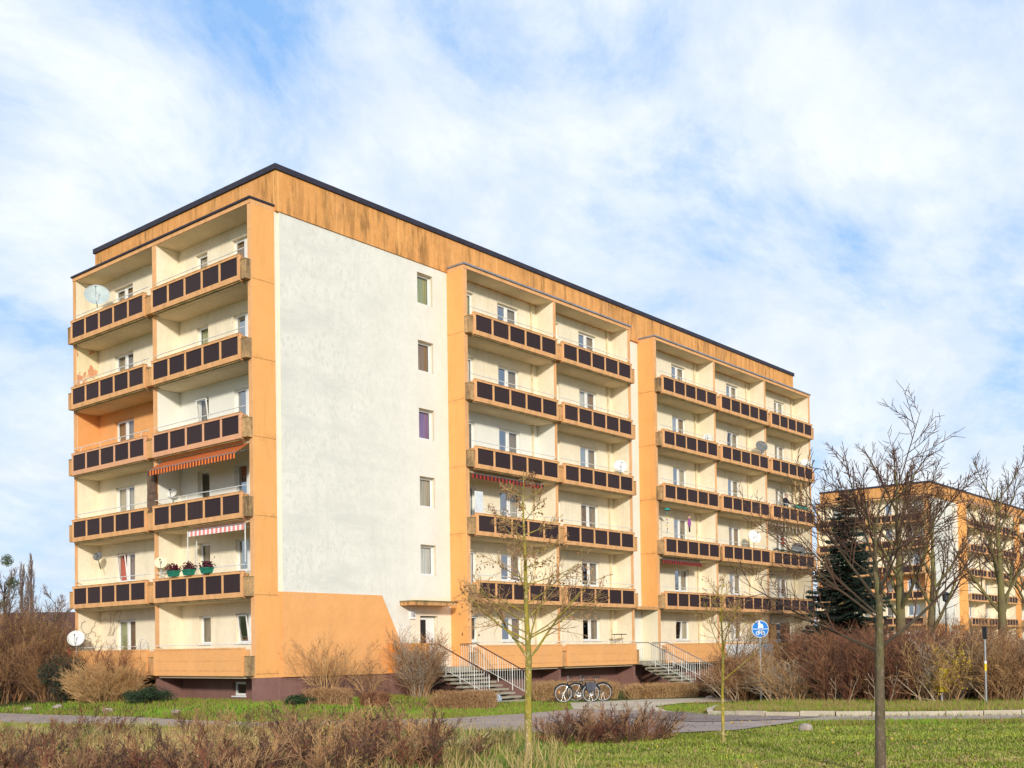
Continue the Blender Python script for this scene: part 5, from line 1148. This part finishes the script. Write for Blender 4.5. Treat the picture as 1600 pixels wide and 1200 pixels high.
# ------------------------------------------------------------------ grass
def grass(name, pts, hs, cols, seed, width=.012, lean=.5, label=None, group=None, cat='grass'):
    rng = np.random.default_rng(seed); n = len(pts); pts = np.array(pts); hs = np.array(hs); cols = np.array(cols)
    a = rng.random(n)*6.283; w = width*rng.uniform(.6, 1.4, n); b = rng.random(n)*6.283; ln = hs*lean*rng.random(n)
    v = np.zeros((n, 3, 3)); v[:, 0] = pts+np.stack([np.cos(a)*w, np.sin(a)*w, np.zeros(n)], 1); v[:, 1] = pts-np.stack([np.cos(a)*w, np.sin(a)*w, np.zeros(n)], 1)
    v[:, 2] = pts+np.stack([np.cos(b)*ln, np.sin(b)*ln, hs], 1)
    me = bpy.data.meshes.new(name); me.vertices.add(n*3); me.vertices.foreach_set('co', v.ravel()); me.loops.add(n*3); me.loops.foreach_set('vertex_index', np.arange(n*3)); me.polygons.add(n); me.polygons.foreach_set('loop_start', np.arange(n)*3); me.polygons.foreach_set('loop_total', np.full(n, 3)); me.update(); me.validate()
    at = me.color_attributes.new('Col', 'FLOAT_COLOR', 'POINT'); c = np.ones((n, 3, 4)); c[:, :, :3] = cols[:, None, :]; at.data.foreach_set('color', c.ravel())
    me.materials.append(MAT['blades']); o = inst(name, me); tag(o, label, cat, None, 'stuff'); return o
def vn(x, y, s):  # cheap smooth noise
    return (math.sin(x*s*1.3+1.7*math.sin(y*s*.9))+math.sin(y*s*1.7+1.3*math.sin(x*s*1.1+2))+math.sin((x+y)*s*.7+4))/3
rnd = random.Random(99)
P1, H1, C1 = [], [], []; P2, H2, C2 = [], [], []
def foot(x, y): return (0 < x < 41.3 and 0 < y < 12.4) or (6.4 < x < 8.95 and -4.6 < y < 0) or (21.4 < x < 23.4 and -4.8 < y < 0)
N_ = 330000
for i in range(N_):
    d = 12+31*rnd.random()**1.15; s = rnd.uniform(-.53, .53)*d; x, y = DL(d, s); px = 800+1720*s/d
    if foot(x, y) or inpoly(x, y, PATH) or inpoly(x, y, PAVE): continue
    inb = inpoly(x, y, BANK); z = gz(x, y)+(.12 if inb else 0)
    # is it on the near side of the path (lawn / scrub) or the far side
    near = d < 24.5 or (px < 1250 and d < 26)
    nz = vn(x, y, 1.1); nz2 = vn(x+7, y-3, 3.1)
    if near and px < 880+60*nz:
        k = rnd.random()
        if k < .5: P1.append((x, y, z)); H1.append(rnd.uniform(.05, .16)); C1.append((.13+.05*nz2, .21+.04*nz, .03))
        elif nz2 > -.5: 
            dens = .95 if (px < 520+80*nz and d > 17) else .34
            if rnd.random() < dens: P2.append((x, y, z)); H2.append(rnd.uniform(.10, .42)*(.6+.5*(nz2 > 0))); t = rnd.random(); C2.append((.56*(.5+.6*t), .41*(.5+.6*t), .17*(.5+.6*t)) if nz > -.4 else (.34, .26, .10))
    elif near:
        t = rnd.random(); g = .5+.5*nz; yl = min(1, (.2+.7*sm((20-d)/7))*max(0, .45+.75*nz2+.5*vn(x-5, y+9, 6.3)))
        P1.append((x, y, z)); H1.append(rnd.uniform(.025, .065)); q_ = (.35+1.1*rnd.random())*(.86+.22*vn(x+3, y, 2.3)); c_ = ((.25+.12*t*g)*q_, (.325+.05*g)*q_, .05*q_); 
        c_ = tuple(a*(1-yl)+b*yl for a, b in zip(c_, (.46, .38, .13))); 
        if rnd.random() < .07: c_ = (.50, .40, .18)
        P1.append((x+rnd.gauss(0, .02), y+rnd.gauss(0, .02), z)); H1.append(rnd.uniform(.02, .06)); C1.append(c_); C1.append(tuple(a*.8 for a in c_))
    else:
        if nz2+.4*nz < -.55 and rnd.random() < .75: continue
        t = rnd.random(); br = rnd.random() < (.62 if inb and nz > -.3 else .22)
        P1.append((x, y, z)); H1.append(rnd.uniform(.04, .15)*(1.2 if inb else 1)); C1.append((.32, .21, .09) if br else (.15+.09*t, .27+.07*nz, .03))
grass('lawn_grass', P1, H1, C1, 1, .013, .6, 'short green grass covering the lawn and the strips beside the path')
grass('straw_grass', P2, H2, C2, 2, .008, .8, 'tall dry yellow grass among the foreground shrubs')
# fallen leaves
lm = MB(); rnd = random.Random(31)
for i in range(5200):
    d = 13+27*rnd.random(); s = rnd.uniform(-.5, .52)*d; x, y = DL(d, s)
    if foot(x, y) or vn(x, y, 1.9) < -.25: continue
    z = gz(x, y)+(.065 if (inpoly(x, y, PATH) or inpoly(x, y, PAVE)) else .05+.1*inpoly(x, y, BANK)); a = rnd.random()*6.283; q = rnd.uniform(.018, .04)
    A = Vector((math.cos(a)*q, math.sin(a)*q, rnd.uniform(0, .02))); B = Vector((-math.sin(a)*q*.6, math.cos(a)*q*.6, rnd.uniform(0, .02))); p = Vector((x, y, z))
    lm.face([p-A, p+B, p+A, p-B], ('leaf_dry', 'leaf_litter', 'leaf_litter', 'leaf_yellow')[i % 4])
simple('leaf_litter', (.40, .24, .12), .85, 0, .5, 9)
tag(lm.build('fallen_leaves'), 'brown and yellow fallen leaves scattered over the lawn and path', 'leaves', None, 'stuff')
# straw clumps
def clump(d, s, n, h, label, seed):
    x0, y0 = DL(d, s); rng = random.Random(seed); m = MB()
    for i in range(n):
        a = rng.random()*6.283; o = rng.random()**.5; p = Vector((math.cos(a)*.12*o, math.sin(a)*.12*o, 0)); L = h*rng.uniform(.6, 1.1); dr = Vector((math.cos(a)*o*.5+rng.gauss(0, .1), math.sin(a)*o*.5+rng.gauss(0, .1), 1)).normalized(); w = Vector((-math.sin(a), math.cos(a), 0))*.006
        q = p+dr*L*.6; e = q+(dr+Vector((math.cos(a)*.7, math.sin(a)*.7, -.5))).normalized()*L*.45
        m.face([p-w, p+w, q+w*.7, q-w*.7], mt[i % 3]); m.face([q-w*.7, q+w*.7, e], mt[i % 3])
    tag(m.build('grass_tuft', loc=(x0, y0, gz(x0, y0))), label, 'grass tuft')
simple('straw', (.52, .38, .14), .8, 0, .3); simple('straw_pale', (.60, .46, .22), .8, 0, .3); simple('blade_green', (.12, .17, .03), .8, 0, .3)
mt = ['straw', 'straw_pale', 'blade_green']
for i, (d, s, n, h, l) in enumerate(((22.0, -10.2, 420, .6, 'straw tuft beside the path at the left picture edge'), (22.3, -7.4, 420, .6, 'straw tuft at the path edge below the tan round bush'), (22.0, -5.5, 400, .55, 'straw tuft at the path edge left of the corner shrubs'), (21.6, -3.6, 360, .5, 'straw tuft at the path edge below the orange facing'), (22.4, -1.6, 360, .5, 'straw tuft at the path edge nearest the first stairs'), (20.6, -9.0, 400, .6, 'broad straw tuft in the left field'), (19.8, -7.6, 400, .6, 'second straw tuft in the left field'), (16.2, -.9, 420, .62, 'arching straw yellow grass tuft in the middle foreground'), (16.6, -1.5, 300, .5, 'green and straw grass tuft left of the arching one'), (18.8, .35-.9, 300, .5, 'straw tuft left of the lichened tree foot'), (19.2, -1.9, 300, .55, 'tall straw tuft between the scrub and the lichened tree'), (19.8, -.2, 260, .5, 'loose straw tuft right beside the lichened tree'), (15.6, -4.5, 260, .5, 'straw tuft among the left foreground shrubs'), (17.8, -8.3, 300, .55, 'pale straw tuft near the left picture edge'), (19.6, -1.2, 300, .6, 'upright straw tuft next to the path'))): clump(d, s, n, h, l, i)
print('OBJS', len(bpy.data.objects))
